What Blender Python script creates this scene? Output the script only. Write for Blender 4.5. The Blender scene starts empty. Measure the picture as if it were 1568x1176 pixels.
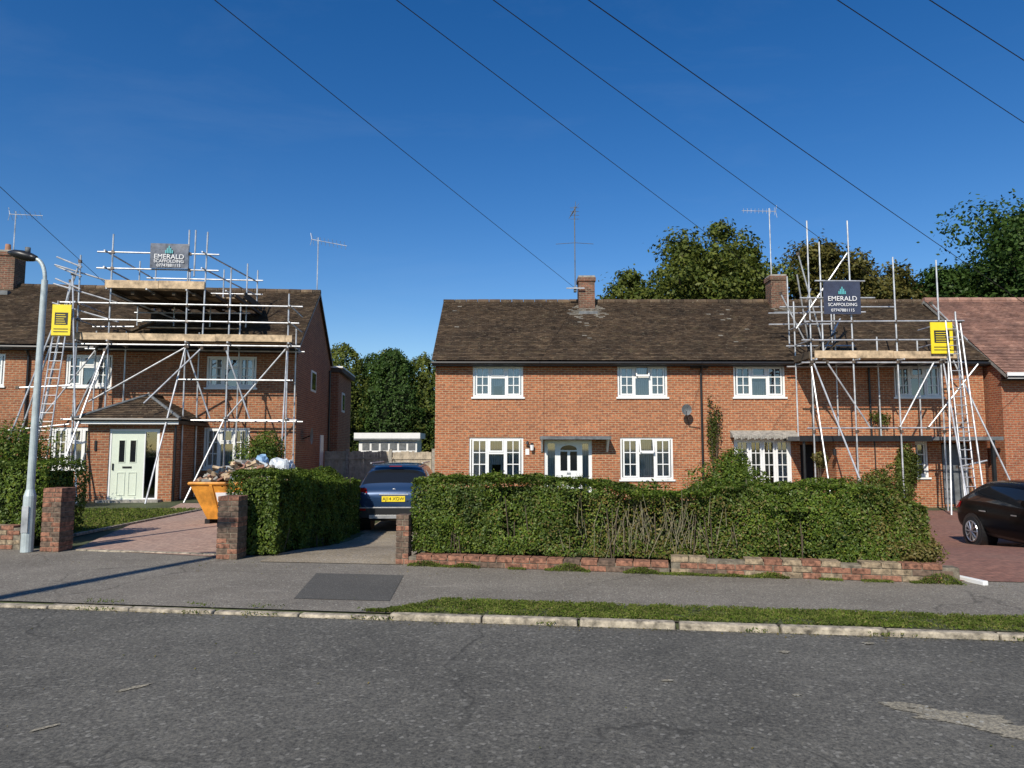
import bpy, bmesh, math, random
import numpy as np
from mathutils import Vector, Matrix, noise
R=math.radians
random.seed(5); rng=np.random.default_rng(5)
scene=bpy.context.scene
COL=scene.collection

# ------------------------------------------------------------ materials
def newmat(name):
    m=bpy.data.materials.new(name); m.use_nodes=True
    nt=m.node_tree; nt.nodes.clear()
    out=nt.nodes.new('ShaderNodeOutputMaterial')
    return m,nt,out
def N(nt,t,**k):
    n=nt.nodes.new(t)
    for a,b in k.items():
        if a in n.inputs: n.inputs[a].default_value=b
        else: setattr(n,a,b)
    return n
def ramp(nt,fac,stops):
    r=nt.nodes.new('ShaderNodeValToRGB')
    e=r.color_ramp.elements
    while len(e)<len(stops): e.new(0.5)
    for i,(p,c) in enumerate(stops):
        e[i].position=p; e[i].color=(*c,1) if len(c)==3 else c
    nt.links.new(fac,r.inputs[0]); return r
def mix(nt,fac,a,b,mode='MIX'):
    m=nt.nodes.new('ShaderNodeMix'); m.data_type='RGBA'; m.blend_type=mode
    for s,v in ((0,fac),(6,a),(7,b)):
        if hasattr(v,'links'): nt.links.new(v,m.inputs[s])
        else: m.inputs[s].default_value=v if s==0 else (*v,1)
    return m.outputs[2]
def plain(name,col,rough=.6,metal=0,noise_amt=.15,nscale=6,bump=0,coat=0,spec=.5):
    m,nt,out=newmat(name)
    b=N(nt,'ShaderNodeBsdfPrincipled',Roughness=rough,Metallic=metal)
    b.inputs['Specular IOR Level'].default_value=spec
    tc=N(nt,'ShaderNodeTexCoord'); no=N(nt,'ShaderNodeTexNoise',Scale=nscale,Detail=6.0,Roughness=.65)
    nt.links.new(tc.outputs['Object'],no.inputs['Vector'])
    d=tuple(c*(1-noise_amt*1.6) for c in col); l=tuple(min(1,c*(1+noise_amt)) for c in col)
    r=ramp(nt,no.outputs[0],[(.3,d),(.7,l)])
    nt.links.new(r.outputs[0],b.inputs['Base Color'])
    if coat: b.inputs['Coat Weight'].default_value=coat
    if bump:
        bp=N(nt,'ShaderNodeBump',Strength=bump,Distance=.02)
        nt.links.new(no.outputs[0],bp.inputs['Height']); nt.links.new(bp.outputs[0],b.inputs['Normal'])
    nt.links.new(b.outputs[0],out.inputs[0]); return m
def brick(name,c1,c2,mort,stain=(.10,.07,.05),stainamt=.35,msize=.012,horiz=False,bw=.225,rh=.075):
    m,nt,out=newmat(name); L=nt.links
    b=N(nt,'ShaderNodeBsdfPrincipled',Roughness=.88); b.inputs['Specular IOR Level'].default_value=.25
    tc=N(nt,'ShaderNodeTexCoord'); sp=N(nt,'ShaderNodeSeparateXYZ'); L.new(tc.outputs['Object'],sp.inputs[0])
    cb=N(nt,'ShaderNodeCombineXYZ')
    if horiz:
        L.new(sp.outputs[0],cb.inputs[0]); L.new(sp.outputs[1],cb.inputs[1])
    else:
        ad=N(nt,'ShaderNodeMath',operation='ADD'); L.new(sp.outputs[0],ad.inputs[0]); L.new(sp.outputs[1],ad.inputs[1])
        L.new(ad.outputs[0],cb.inputs[0]); L.new(sp.outputs[2],cb.inputs[1])
    t=nt.nodes.new('ShaderNodeTexBrick'); t.offset=.5
    t.inputs['Scale'].default_value=1; t.inputs['Brick Width'].default_value=bw; t.inputs['Row Height'].default_value=rh
    t.inputs['Mortar Size'].default_value=msize; t.inputs['Mortar Smooth'].default_value=.2; t.inputs['Bias'].default_value=-.1
    t.inputs['Color1'].default_value=(*c1,1); t.inputs['Color2'].default_value=(*c2,1); t.inputs['Mortar'].default_value=(*mort,1)
    L.new(cb.outputs[0],t.inputs['Vector'])
    n1=N(nt,'ShaderNodeTexNoise',Scale=.9,Detail=5.0,Roughness=.6); L.new(tc.outputs['Object'],n1.inputs['Vector'])
    n2=N(nt,'ShaderNodeTexNoise',Scale=11.0,Detail=4.0,Roughness=.7); L.new(cb.outputs[0],n2.inputs['Vector'])
    r1=ramp(nt,n1.outputs[0],[(.42,(0,0,0)),(.75,(stainamt,)*3)])
    r2=ramp(nt,n2.outputs[0],[(.3,(.58,.58,.6)),(.7,(1.3,1.26,1.2))])
    c=mix(nt,1.0,t.outputs[0],r2.outputs[0],'MULTIPLY')
    c=mix(nt,r1.outputs[0],c,stain)
    L.new(c,b.inputs['Base Color'])
    bp=N(nt,'ShaderNodeBump',Strength=.6,Distance=.01); bp.invert=True
    L.new(t.outputs['Fac'],bp.inputs['Height']); L.new(bp.outputs[0],b.inputs['Normal'])
    L.new(b.outputs[0],out.inputs[0]); return m
def tilemat(name,cols,lichen=(.34,.31,.23),lam=.6,moss=.5):
    m,nt,out=newmat(name); L=nt.links
    b=N(nt,'ShaderNodeBsdfPrincipled',Roughness=.9); b.inputs['Specular IOR Level'].default_value=.25
    g=N(nt,'ShaderNodeNewGeometry'); tc=N(nt,'ShaderNodeTexCoord')
    r=ramp(nt,g.outputs['Random Per Island'],[(i/(len(cols)-1),c) for i,c in enumerate(cols)])
    n1=N(nt,'ShaderNodeTexNoise',Scale=1.3,Detail=6.0,Roughness=.7); L.new(tc.outputs['Object'],n1.inputs['Vector'])
    n2=N(nt,'ShaderNodeTexNoise',Scale=13.0,Detail=4.0,Roughness=.7); L.new(tc.outputs['Object'],n2.inputs['Vector'])
    n3=N(nt,'ShaderNodeTexNoise',Scale=2.6,Detail=8.0,Roughness=.8); L.new(tc.outputs['Object'],n3.inputs['Vector'])
    rr=ramp(nt,n1.outputs[0],[(.35,(.62,.62,.62)),(.65,(1.35,1.3,1.2))])
    c=mix(nt,1.0,r.outputs[0],rr.outputs[0],'MULTIPLY')
    r3=ramp(nt,n3.outputs[0],[(.56,(0,0,0)),(.66,(moss,)*3)]); c=mix(nt,r3.outputs[0],c,(.15,.13,.07))
    r2=ramp(nt,n2.outputs[0],[(.58,(0,0,0)),(.70,(lam,)*3)])
    c=mix(nt,r2.outputs[0],c,lichen)
    L.new(c,b.inputs['Base Color']); L.new(b.outputs[0],out.inputs[0]); return m
def leafmat(name,cols,trans=.25,gloss=.04,lo=.6,hi=1.3,ns=1.1):
    m,nt,out=newmat(name); L=nt.links
    g=N(nt,'ShaderNodeNewGeometry'); tc=N(nt,'ShaderNodeTexCoord')
    r=ramp(nt,g.outputs['Random Per Island'],[(i/(len(cols)-1),c) for i,c in enumerate(cols)])
    n1=N(nt,'ShaderNodeTexNoise',Scale=ns,Detail=4.0,Roughness=.65); L.new(tc.outputs['Object'],n1.inputs['Vector'])
    rr=ramp(nt,n1.outputs[0],[(.32,(lo,lo*1.02,lo)),(.68,(hi,hi*.95,hi*.8))])
    c=mix(nt,1.0,r.outputs[0],rr.outputs[0],'MULTIPLY')
    d=N(nt,'ShaderNodeBsdfDiffuse'); t=N(nt,'ShaderNodeBsdfTranslucent'); gl=N(nt,'ShaderNodeBsdfGlossy',Roughness=.5)
    gl.inputs['Color'].default_value=(.7,.8,.6,1)
    L.new(c,d.inputs[0]); L.new(c,t.inputs[0])
    m1=N(nt,'ShaderNodeMixShader'); m1.inputs[0].default_value=trans; L.new(d.outputs[0],m1.inputs[1]); L.new(t.outputs[0],m1.inputs[2])
    m2=N(nt,'ShaderNodeMixShader'); m2.inputs[0].default_value=gloss; L.new(m1.outputs[0],m2.inputs[1]); L.new(gl.outputs[0],m2.inputs[2])
    L.new(m2.outputs[0],out.inputs[0]); return m
def asphalt(name,base,light,crack=True,grain=90):
    m,nt,out=newmat(name); L=nt.links
    b=N(nt,'ShaderNodeBsdfPrincipled',Roughness=.92); b.inputs['Specular IOR Level'].default_value=.3
    tc=N(nt,'ShaderNodeTexCoord')
    n1=N(nt,'ShaderNodeTexNoise',Scale=.55,Detail=7.0,Roughness=.7); L.new(tc.outputs['Object'],n1.inputs['Vector'])
    n2=N(nt,'ShaderNodeTexNoise',Scale=float(grain),Detail=3.0,Roughness=.8); L.new(tc.outputs['Object'],n2.inputs['Vector'])
    v=N(nt,'ShaderNodeTexVoronoi',Scale=grain*.9); L.new(tc.outputs['Object'],v.inputs['Vector'])
    r1=ramp(nt,n1.outputs[0],[(.35,base),(.68,light)])
    r2=ramp(nt,n2.outputs[0],[(.32,(.42,.42,.42)),(.5,(1,1,1)),(.68,(1.75,1.7,1.58))])
    c=mix(nt,1.0,r1.outputs[0],r2.outputs[0],'MULTIPLY')
    rv=ramp(nt,v.outputs['Color'],[(.78,(0,0,0)),(.92,(.5,.5,.5))])
    c=mix(nt,rv.outputs[0],c,tuple(min(.5,x*2.4) for x in light))
    if crack:
        n3=N(nt,'ShaderNodeTexNoise',Scale=1.2,Detail=5.0); L.new(tc.outputs['Object'],n3.inputs['Vector'])
        vm=N(nt,'ShaderNodeVectorMath',operation='MULTIPLY_ADD'); L.new(n3.outputs[1],vm.inputs[0]); vm.inputs[1].default_value=(.9,.9,.9); L.new(tc.outputs['Object'],vm.inputs[2])
        vc=N(nt,'ShaderNodeTexVoronoi',Scale=.38,feature='DISTANCE_TO_EDGE'); L.new(vm.outputs[0],vc.inputs['Vector'])
        rc=ramp(nt,vc.outputs['Distance'],[(.0,(.7,.7,.7)),(.008,(0,0,0))])
        n4=N(nt,'ShaderNodeTexNoise',Scale=.3,Detail=1.0); L.new(tc.outputs['Object'],n4.inputs['Vector'])
        r4=ramp(nt,n4.outputs[0],[(.46,(0,0,0)),(.56,(1,1,1))])
        f=mix(nt,1.0,rc.outputs[0],r4.outputs[0],'MULTIPLY')
        c=mix(nt,f,c,tuple(x*.45 for x in base))
        n5=N(nt,'ShaderNodeTexNoise',Scale=1.7,Detail=8.0,Roughness=.75); mp=N(nt,'ShaderNodeMapping'); mp.inputs['Scale'].default_value=(.5,2.2,1); L.new(tc.outputs['Object'],mp.inputs[0]); L.new(mp.outputs[0],n5.inputs['Vector'])
        r5=ramp(nt,n5.outputs[0],[(.58,(0,0,0)),(.74,(.45,.45,.45))]); c=mix(nt,r5.outputs[0],c,tuple(x*1.9 for x in light))
        n6=N(nt,'ShaderNodeTexNoise',Scale=2.3,Detail=8.0,Roughness=.7); L.new(tc.outputs['Object'],n6.inputs['Vector'])
        r6=ramp(nt,n6.outputs[0],[(.64,(0,0,0)),(.71,(.5,.5,.5))]); c=mix(nt,r6.outputs[0],c,tuple(x*.5 for x in base))
    L.new(c,b.inputs['Base Color'])
    bp=N(nt,'ShaderNodeBump',Strength=.7,Distance=.006); L.new(n2.outputs[0],bp.inputs['Height']); L.new(bp.outputs[0],b.inputs['Normal'])
    L.new(b.outputs[0],out.inputs[0]); return m
def glassmat(name,fac=.22,tint=(.75,.8,.82)):
    m,nt,out=newmat(name); L=nt.links
    t=N(nt,'ShaderNodeBsdfTransparent'); t.inputs[0].default_value=(*tint,1)
    g=N(nt,'ShaderNodeBsdfGlossy',Roughness=.03)
    f=N(nt,'ShaderNodeFresnel',IOR=1.5); a=N(nt,'ShaderNodeMath',operation='ADD'); a.inputs[1].default_value=fac-.04
    L.new(f.outputs[0],a.inputs[0])
    mx=N(nt,'ShaderNodeMixShader'); L.new(a.outputs[0],mx.inputs[0]); L.new(t.outputs[0],mx.inputs[1]); L.new(g.outputs[0],mx.inputs[2])
    L.new(mx.outputs[0],out.inputs[0]); return m
def curtainmat(name,col):
    m,nt,out=newmat(name); L=nt.links
    b=N(nt,'ShaderNodeBsdfPrincipled',Roughness=.9); tc=N(nt,'ShaderNodeTexCoord')
    w=N(nt,'ShaderNodeTexWave',Scale=5.0,Distortion=2.5,Detail=2.0); L.new(tc.outputs['Object'],w.inputs['Vector'])
    r=ramp(nt,w.outputs[0],[(0,tuple(c*.5 for c in col)),(1,col)]); L.new(r.outputs[0],b.inputs['Base Color'])
    L.new(b.outputs[0],out.inputs[0]); return m

M_brick=brick('brick_orange',(.47,.160,.070),(.285,.085,.042),(.46,.34,.215),stain=(.20,.088,.05))
M_brickL=brick('brick_brown',(.40,.148,.070),(.24,.082,.045),(.38,.28,.18),stain=(.16,.078,.048))
M_brickR=brick('brick_red',(.41,.13,.06),(.29,.085,.048),(.38,.27,.18),stain=(.2,.08,.05))
M_brickOld=brick('brick_weathered',(.27,.11,.07),(.11,.06,.045),(.26,.22,.16),stain=(.055,.05,.038),stainamt=.85,msize=.011)
M_tile=tilemat('roof_tile_brown',[(.047,.033,.023),(.10,.070,.048),(.07,.048,.033),(.155,.11,.073),(.06,.045,.033)])
M_tilePale=plain('roof_tile_pale_mortar',(.30,.27,.22),.9,noise_amt=.4,nscale=8)
M_tileP=tilemat('roof_tile_pink',[(.26,.15,.12),(.33,.19,.155),(.28,.165,.135),(.38,.23,.185)],lam=.15,moss=.1)
M_under=plain('roof_gap_shade',(.015,.012,.01),.95)  # near-black sheet below the tiles, its colour stands in for shade between courses
M_white=plain('white_upvc',(.82,.82,.80),.35,noise_amt=.04)
M_glass=glassmat('window_glass')
M_curt=curtainmat('net_curtain',(.75,.75,.72))
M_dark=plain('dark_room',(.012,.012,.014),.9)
M_black=plain('black_plastic',(.015,.015,.016),.4)
M_lead=plain('lead_grey',(.14,.15,.155),.6,noise_amt=.3)
M_galv=plain('galvanised_steel',(.58,.59,.60),.42,metal=.45,noise_amt=.3,nscale=3)
M_rust=plain('coupler_steel',(.17,.13,.10),.6,metal=.5,noise_amt=.4)
M_wood=plain('scaffold_board',(.58,.43,.27),.8,noise_amt=.35,nscale=5)
M_woodD=plain('dark_timber',(.09,.065,.04),.85,noise_amt=.3)
M_fence=plain('fence_wood',(.46,.40,.31),.85,noise_amt=.3,nscale=4)
M_conc=plain('concrete',(.33,.31,.27),.85,noise_amt=.3,nscale=9,bump=.3)
M_kerb=plain('kerb_concrete',(.39,.335,.25),.9,noise_amt=.5,nscale=11,bump=.7)
M_lamp=plain('lamp_paint_grey',(.46,.52,.52),.5,metal=.1,noise_amt=.15)
M_road=asphalt('road_asphalt',(.078,.075,.066),(.13,.124,.108),grain=50)
M_pave=asphalt('pavement_asphalt',(.15,.134,.112),(.225,.203,.17),grain=70,crack=True)
M_patch=asphalt('pavement_patch',(.08,.077,.07),(.105,.10,.09),grain=80,crack=False)
M_drive=asphalt('drive_concrete',(.20,.165,.115),(.34,.285,.21),grain=40,crack=True)
M_block=brick('block_paving',(.48,.33,.26),(.38,.245,.195),(.24,.19,.16),stain=(.36,.27,.22),stainamt=.5,msize=.006,horiz=True,bw=.2,rh=.1)
M_blockR=brick('block_paving_red',(.30,.15,.11),(.23,.115,.088),(.14,.09,.08),stain=(.22,.14,.11),stainamt=.5,msize=.006,horiz=True,bw=.2,rh=.1)
M_grassB=plain('soil_grass',(.085,.095,.033),.95,noise_amt=.5,nscale=9,bump=.4)
M_grass=leafmat('grass_blade',[(.08,.13,.02),(.12,.175,.035),(.17,.19,.06),(.07,.115,.02),(.23,.21,.09)],gloss=.0,ns=3)
M_field=plain('ground_soil_grass',(.07,.085,.035),.95,noise_amt=.3,nscale=1)
HC=[(.035,.070,.010),(.07,.120,.015),(.115,.175,.022),(.048,.092,.012),(.17,.215,.035),(.044,.080,.011)]
M_hedge=leafmat('hedge_leaf',HC,gloss=.03,lo=.48,hi=1.45,ns=2.4)
M_hedgeB=leafmat('hedge_leaf_dry',[(.12,.12,.03),(.20,.15,.05),(.11,.13,.03),(.25,.19,.09)],gloss=.02)
M_conif=leafmat('conifer_leaf',[(.022,.050,.013),(.042,.086,.02),(.068,.115,.026)],gloss=.02,lo=.5,hi=1.4)
M_tree=leafmat('tree_leaf',[(.048,.076,.015),(.092,.12,.024),(.14,.158,.034),(.06,.088,.018)],gloss=.02,lo=.5,hi=1.35,ns=.7)
M_treeB=leafmat('tree_leaf_bronze',[(.07,.068,.02),(.10,.095,.026),(.14,.118,.034),(.065,.074,.02)],gloss=.02,lo=.5,hi=1.35,ns=.7)
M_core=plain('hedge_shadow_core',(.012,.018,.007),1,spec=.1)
M_bark=plain('bark',(.10,.075,.05),.95,noise_amt=.4,nscale=8,bump=.5)
M_twig=plain('dry_twig',(.25,.22,.14),.9,noise_amt=.3)
M_yellow=plain('sign_yellow',(.85,.66,.02),.5,noise_amt=.06)
M_navy=plain('banner_navy',(.035,.045,.085),.6,noise_amt=.15)
M_grey=plain('banner_grey',(.13,.145,.18),.35,noise_amt=.35)
M_txt=plain('print_white',(.8,.8,.8),.6,noise_amt=.02)
M_teal=plain('print_teal',(.10,.42,.45),.6,noise_amt=.02)
M_txtK=plain('print_black',(.02,.02,.02),.6)
M_skip=plain('skip_yellow',(.70,.29,.035),.55,noise_amt=.35,nscale=4)
M_red=plain('print_red',(.5,.03,.02),.5)
M_blue=plain('car_paint_blue',(.016,.045,.11),.3,metal=.35,noise_amt=.02,coat=.8)
M_carK=plain('car_paint_black',(.004,.004,.005),.2,noise_amt=.02,spec=.09)
M_carG=plain('car_glass',(.012,.014,.017),.06,noise_amt=.02)
M_tyre=plain('tyre',(.018,.018,.018),.85)
M_rim=plain('alloy',(.5,.5,.52),.3,metal=.8)
M_silver=plain('silver_trim',(.5,.5,.5),.35,metal=.6)
M_lens=plain('tail_lens',(.35,.012,.01),.15,coat=1)
M_door=plain('sage_door',(.66,.72,.60),.4,noise_amt=.03)
M_bag=plain('rubble_bag',(.62,.66,.68),.7,noise_amt=.2)
M_bagB=plain('blue_bag',(.25,.42,.60),.6,noise_amt=.2)
M_rubble=plain('rubble_brick',(.33,.17,.11),.9,noise_amt=.5,nscale=9)
M_pole=plain('pole_wood',(.12,.085,.055),.9,noise_amt=.3)
M_worn=asphalt('worn_patch',(.18,.165,.13),(.28,.25,.19),grain=50,crack=False)
M_pot=plain('chimney_pot',(.40,.20,.12),.8)

# ------------------------------------------------------------ builders
class MB:
    def __init__(s): s.v=[];s.f=[];s.m=[];s.mats=[]
    def mi(s,mat):
        if mat not in s.mats: s.mats.append(mat)
        return s.mats.index(mat)
    def poly(s,pts,mat):
        b=len(s.v); s.v+= [tuple(p) for p in pts]; s.f.append(tuple(range(b,b+len(pts)))); s.m.append(s.mi(mat))
    def hexa(s,P,mat):
        b=len(s.v); s.v+=[tuple(p) for p in P]; k=s.mi(mat)
        for q in ((0,3,2,1),(4,5,6,7),(0,1,5,4),(1,2,6,5),(2,3,7,6),(3,0,4,7)):
            s.f.append(tuple(b+i for i in q)); s.m.append(k)
    def box(s,x0,x1,y0,y1,z0,z1,mat):
        s.hexa([(x0,y0,z0),(x1,y0,z0),(x1,y1,z0),(x0,y1,z0),(x0,y0,z1),(x1,y0,z1),(x1,y1,z1),(x0,y1,z1)],mat)
    def obox(s,c,size,rot,mat):
        c=Vector(c); P=[]
        for z in (-.5,.5):
            for x,y in ((-.5,-.5),(.5,-.5),(.5,.5),(-.5,.5)):
                P.append(c+rot@Vector((x*size[0],y*size[1],z*size[2])))
        s.hexa(P,mat)
    def tube(s,p,q,r,mat,n=8,r2=None,cap=True):
        p=Vector(p);q=Vector(q);d=(q-p).normalized()
        a=d.cross(Vector((0,0,1)) if abs(d.z)<.95 else Vector((1,0,0))).normalized(); c=d.cross(a)
        r2=r if r2 is None else r2; b=len(s.v);k=s.mi(mat)
        for (o,rr) in ((p,r),(q,r2)):
            for i in range(n):
                t=2*math.pi*i/n; s.v.append(tuple(o+a*math.cos(t)*rr+c*math.sin(t)*rr))
        for i in range(n):
            j=(i+1)%n; s.f.append((b+i,b+j,b+n+j,b+n+i)); s.m.append(k)
        if cap:
            s.f.append(tuple(b+i for i in reversed(range(n)))); s.m.append(k)
            s.f.append(tuple(b+n+i for i in range(n))); s.m.append(k)
    def path(s,pts,r,mat,n=8):
        for a,b in zip(pts,pts[1:]): s.tube(a,b,r,mat,n)
    def obj(s,name,parent=None,smooth=False,loc=None,rotz=0,bevel=0,sub=0):
        me=bpy.data.meshes.new(name); me.from_pydata(s.v,[],s.f)
        for m in s.mats: me.materials.append(m)
        me.polygons.foreach_set('material_index',s.m)
        if smooth: me.polygons.foreach_set('use_smooth',[True]*len(s.f))
        me.update()
        o=bpy.data.objects.new(name,me); COL.objects.link(o)
        if parent: o.parent=parent
        if loc is not None: o.location=loc
        o.rotation_euler=(0,0,rotz)
        if bevel:
            md=o.modifiers.new('b','BEVEL'); md.width=bevel; md.segments=2; md.limit_method='ANGLE'
        if sub:
            md=o.modifiers.new('s','SUBSURF'); md.levels=sub; md.render_levels=sub
        return o
def empty(name,loc=(0,0,0),rotz=0):
    e=bpy.data.objects.new(name,None); e.location=loc; e.rotation_euler=(0,0,rotz); COL.objects.link(e); return e
def text(body,size,loc,mat,parent,rot=(math.pi/2,0,0),name='lettering',align='CENTER'):
    c=bpy.data.curves.new(name,'FONT'); c.body=body; c.size=size; c.extrude=.002; c.align_x=align; c.align_y='CENTER'
    c.materials.append(mat); o=bpy.data.objects.new(name,c); COL.objects.link(o); o.parent=parent; o.location=loc; o.rotation_euler=rot; return o
def leafmesh(name,P,Nn,size,mat,parent=None,jit=.9,asp=.55,mats=None,mi=None):
    n=len(P); P=np.asarray(P,float); Nn=np.asarray(Nn,float)
    Nn=Nn+rng.normal(0,jit,(n,3)); Nn/=np.linalg.norm(Nn,axis=1)[:,None]+1e-9
    t=rng.normal(0,1,(n,3)); a=np.cross(Nn,t); a/=np.linalg.norm(a,axis=1)[:,None]+1e-9; b=np.cross(Nn,a)
    sz=(size*rng.uniform(.6,1.3,n))[:,None]
    V=np.stack([P-a*sz,P+b*sz*asp,P+a*sz,P-b*sz*asp],1).reshape(-1,3)
    me=bpy.data.meshes.new(name); me.vertices.add(4*n); me.vertices.foreach_set('co',V.ravel())
    me.loops.add(4*n); me.loops.foreach_set('vertex_index',np.arange(4*n,dtype=np.int32))
    me.polygons.add(n); me.polygons.foreach_set('loop_start',np.arange(0,4*n,4,dtype=np.int32)); me.polygons.foreach_set('loop_total',np.full(n,4,dtype=np.int32))
    for m in (mats or [mat]): me.materials.append(m)
    if mi is not None: me.polygons.foreach_set('material_index',np.asarray(mi,dtype=np.int32))
    me.update(calc_edges=True); me.validate()
    o=bpy.data.objects.new(name,me); COL.objects.link(o)
    if parent: o.parent=parent
    return o
def ss(a,b,x):
    t=max(0,min(1,(x-a)/(b-a))); return t*t*(3-2*t)
def H(x,y): return -.38*ss(10.3,15.5,y)*ss(-4.45,-3.7,x)

# ------------------------------------------------------------ road frame
TH=-R(7.6); K=Vector((-1.05,6.96)); D2=Vector((math.cos(TH),math.sin(TH))); N2=Vector((-math.sin(TH),math.cos(TH)))
def RF(u,v): p=K+D2*u+N2*v; return p.x,p.y
def grid_sheet(name,us,vfun0,vfun1,nv,zf,mat):
    mb=MB(); k=mb.mi(mat); W=nv+1
    for u in us:
        a,b=vfun0(u),vfun1(u)
        for j in range(W):
            v=a+(b-a)*j/nv; x,y=RF(u,v); mb.v.append((x,y,zf(x,y)))
    for i in range(len(us)-1):
        for j in range(nv):
            q=i*W+j; mb.f.append((q,q+W,q+W+1,q+1)); mb.m.append(k)
    return mb.obj(name)
us=[-400,-200,-100,-60,-40]+list(np.arange(-30,41,.7))+[50,70,110,200,400]
vs=[-400,-100,-40,-12,-6.52,-6.45,.03,.10]+list(np.arange(.5,20,.6))+[24,30,45,80,150,400]
mb=MB(); mb.mi(M_field)
for u in us:
    for v in vs:
        x,y=RF(u,v); z=-.2 if -6.5<v<.05 else H(x,y)-.02
        mb.v.append((x,y,z))
nv=len(vs)
for i in range(len(us)-1):
    for j in range(nv-1):
        q=i*nv+j; mb.f.append((q,q+nv,q+nv+1,q+1)); mb.m.append(0)
mb.obj('ground')
U=list(np.arange(-40,41,1.0))
ZR=-.05
grid_sheet('road',U,lambda u:-6.4,lambda u:0.02,8,lambda x,y:ZR,M_road)
grid_sheet('pavement',U,lambda u:.10,lambda u:3.05 if u>-2 else 3.6,6,lambda x,y:H(x,y)-.004,M_pave)
grid_sheet('pavement',U,lambda u:-9.5,lambda u:-6.5,2,lambda x,y:-.004,M_pave)
mb=MB()
for v0,rg in ((.055,(-30,40)),(-6.46,(-30,40))):
    u=rg[0]
    while u<rg[1]:
        x,y=RF(u+.45,v0+random.uniform(-.008,.008)); top=(.006 if u>-.3 else -.018)+random.uniform(-.01,.006)
        ln=.893 if random.random()<.8 else .87
        mb.obox((x,y,(top-.2)/2),(ln,.105,.2+top),Matrix.Rotation(TH+R(random.uniform(-.6,.6)),3,'Z')@Matrix.Rotation(R(random.uniform(-.4,.4)),3,'Y'),M_kerb); u+=.905
ko=mb.obj('kerb',bevel=.018)
def blob(cx,cy,a,b,ang,z,mat,seed,n=90,rag=.25):
    mb=MB(); pts=[]
    for i in range(n):
        t=2*math.pi*i/n; r=1+rag*noise.noise(Vector((math.cos(t)*2,math.sin(t)*2,seed)))*2+.25*noise.noise(Vector((math.cos(t)*9,math.sin(t)*9,seed)))+random.uniform(-.07,.07)
        x=math.cos(t)*a*r; y=math.sin(t)*b*r
        pts.append((cx+x*math.cos(ang)-y*math.sin(ang),cy+x*math.sin(ang)+y*math.cos(ang),z))
    c=(cx,cy,z)
    for i in range(n): mb.poly([c,pts[i],pts[(i+1)%n]],mat)
    return mb
for i,(cx,cy,a,b,an,sd) in enumerate([(2.75,4.5,.30,.12,-.35,1.3),(3.05,4.22,.34,.13,-.4,4.4),(2.5,4.72,.14,.05,-.2,8.4),(-2.6,5.05,.11,.025,.8,2.1),(-2.75,4.35,.08,.018,.9,7.7),(1.1,5.2,.05,.02,0,3.3),(1.9,4.9,.03,.02,0,5.3),(2.2,5.9,.04,.03,0,6.1),(3.0,6.15,.05,.03,0,9.1)]):
    blob(cx,cy,a,b,an,ZR+.004+.0006*i,M_worn,sd).obj('road_worn_mark')
mb=MB(); mb.poly([(-2.32,7.72,.001),(-1.28,7.6,.001),(-1.36,9.1,.001),(-2.5,9.25,.001)],M_patch); mb.obj('pavement_patch')
ve0=lambda u:.11
def ve1(u):
    e=.74-.016*u+.05*noise.noise(Vector((u*1.3,0,3)))+.04*noise.noise(Vector((u*5,0,3)))
    return max(.115,e*ss(-.45,.35,u))
grid_sheet('grass_verge_soil',list(np.arange(-.4,16,.1)),ve0,ve1,3,lambda x,y:.003,M_grassB)
P=[]
for i in range(60000):
    u=random.uniform(-.4,13) if i>20000 else random.uniform(-.3,7); e=ve1(u); v=.105+(e-.09)*random.random()
    d=noise.noise(Vector((u*2,v*3,1)))+.6*noise.noise(Vector((u*7,v*8,1)))
    if d<-.22 and random.random()<.7: continue
    x,y=RF(u,v); P.append((x,y,.008+random.random()*(.018+.02*max(0,d))))
for i in range(5200):
    u=random.uniform(-8,12)
    if noise.noise(Vector((u*1.7,0,8)))<.12: continue
    v=random.choice([-.01,.11])+random.gauss(0,.015); x,y=RF(u,v); P.append((x,y,(ZR+.01 if v<.05 else .01)+random.random()*.03))
for i in range(11000):
    q=random.random(); dd=noise.noise(Vector((q*14,0,5)))
    if dd<-.10: continue
    x=-1.42+6.7*q; y=9.88-1.35*q-abs(random.gauss(0,.035))-.012; P.append((x,y,random.random()*(.02+.18*max(0,dd))))
P=np.array(P); nn=rng.normal(0,1,(len(P),3)); nn[:,2]=np.abs(nn[:,2])*.7
leafmesh('grass_verge',P,nn,.015,M_grass,jit=.2,asp=.35)
def patch_sheet(name,x0f,x1f,y0f,y1f,nx,ny,off,mat):
    mb=MB(); k=mb.mi(mat)
    for i in range(ny+1):
        t=i/ny
        for j in range(nx+1):
            s=j/nx; yy0,yy1=y0f(s),y1f(s); y=yy0+(yy1-yy0)*t; xa,xb=x0f(t),x1f(t); x=xa+(xb-xa)*s
            mb.v.append((x,y,H(x,y)+off))
    W=nx+1
    for i in range(ny):
        for j in range(nx):
            q=i*W+j; mb.f.append((q,q+1,q+W+1,q+W)); mb.m.append(k)
    return mb.obj(name)
lay=lambda a:(lambda t:a)
patch_sheet('driveway_blocks',lambda t:-6.9-2.6*t,lay(-4.3),lambda s:11.35-.75*s,lay(20.6),12,20,.004,M_block)
patch_sheet('driveway_concrete',lambda t:-3.55,lambda t:-1.5+.2*t,lambda s:10.15-.25*s,lay(30),8,40,.004,M_drive)
patch_sheet('driveway_blocks',lambda t:5.35+1.2*t,lay(16),lambda s:8.72-1.35*s,lay(22.6),16,24,.004,M_blockR)
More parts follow.
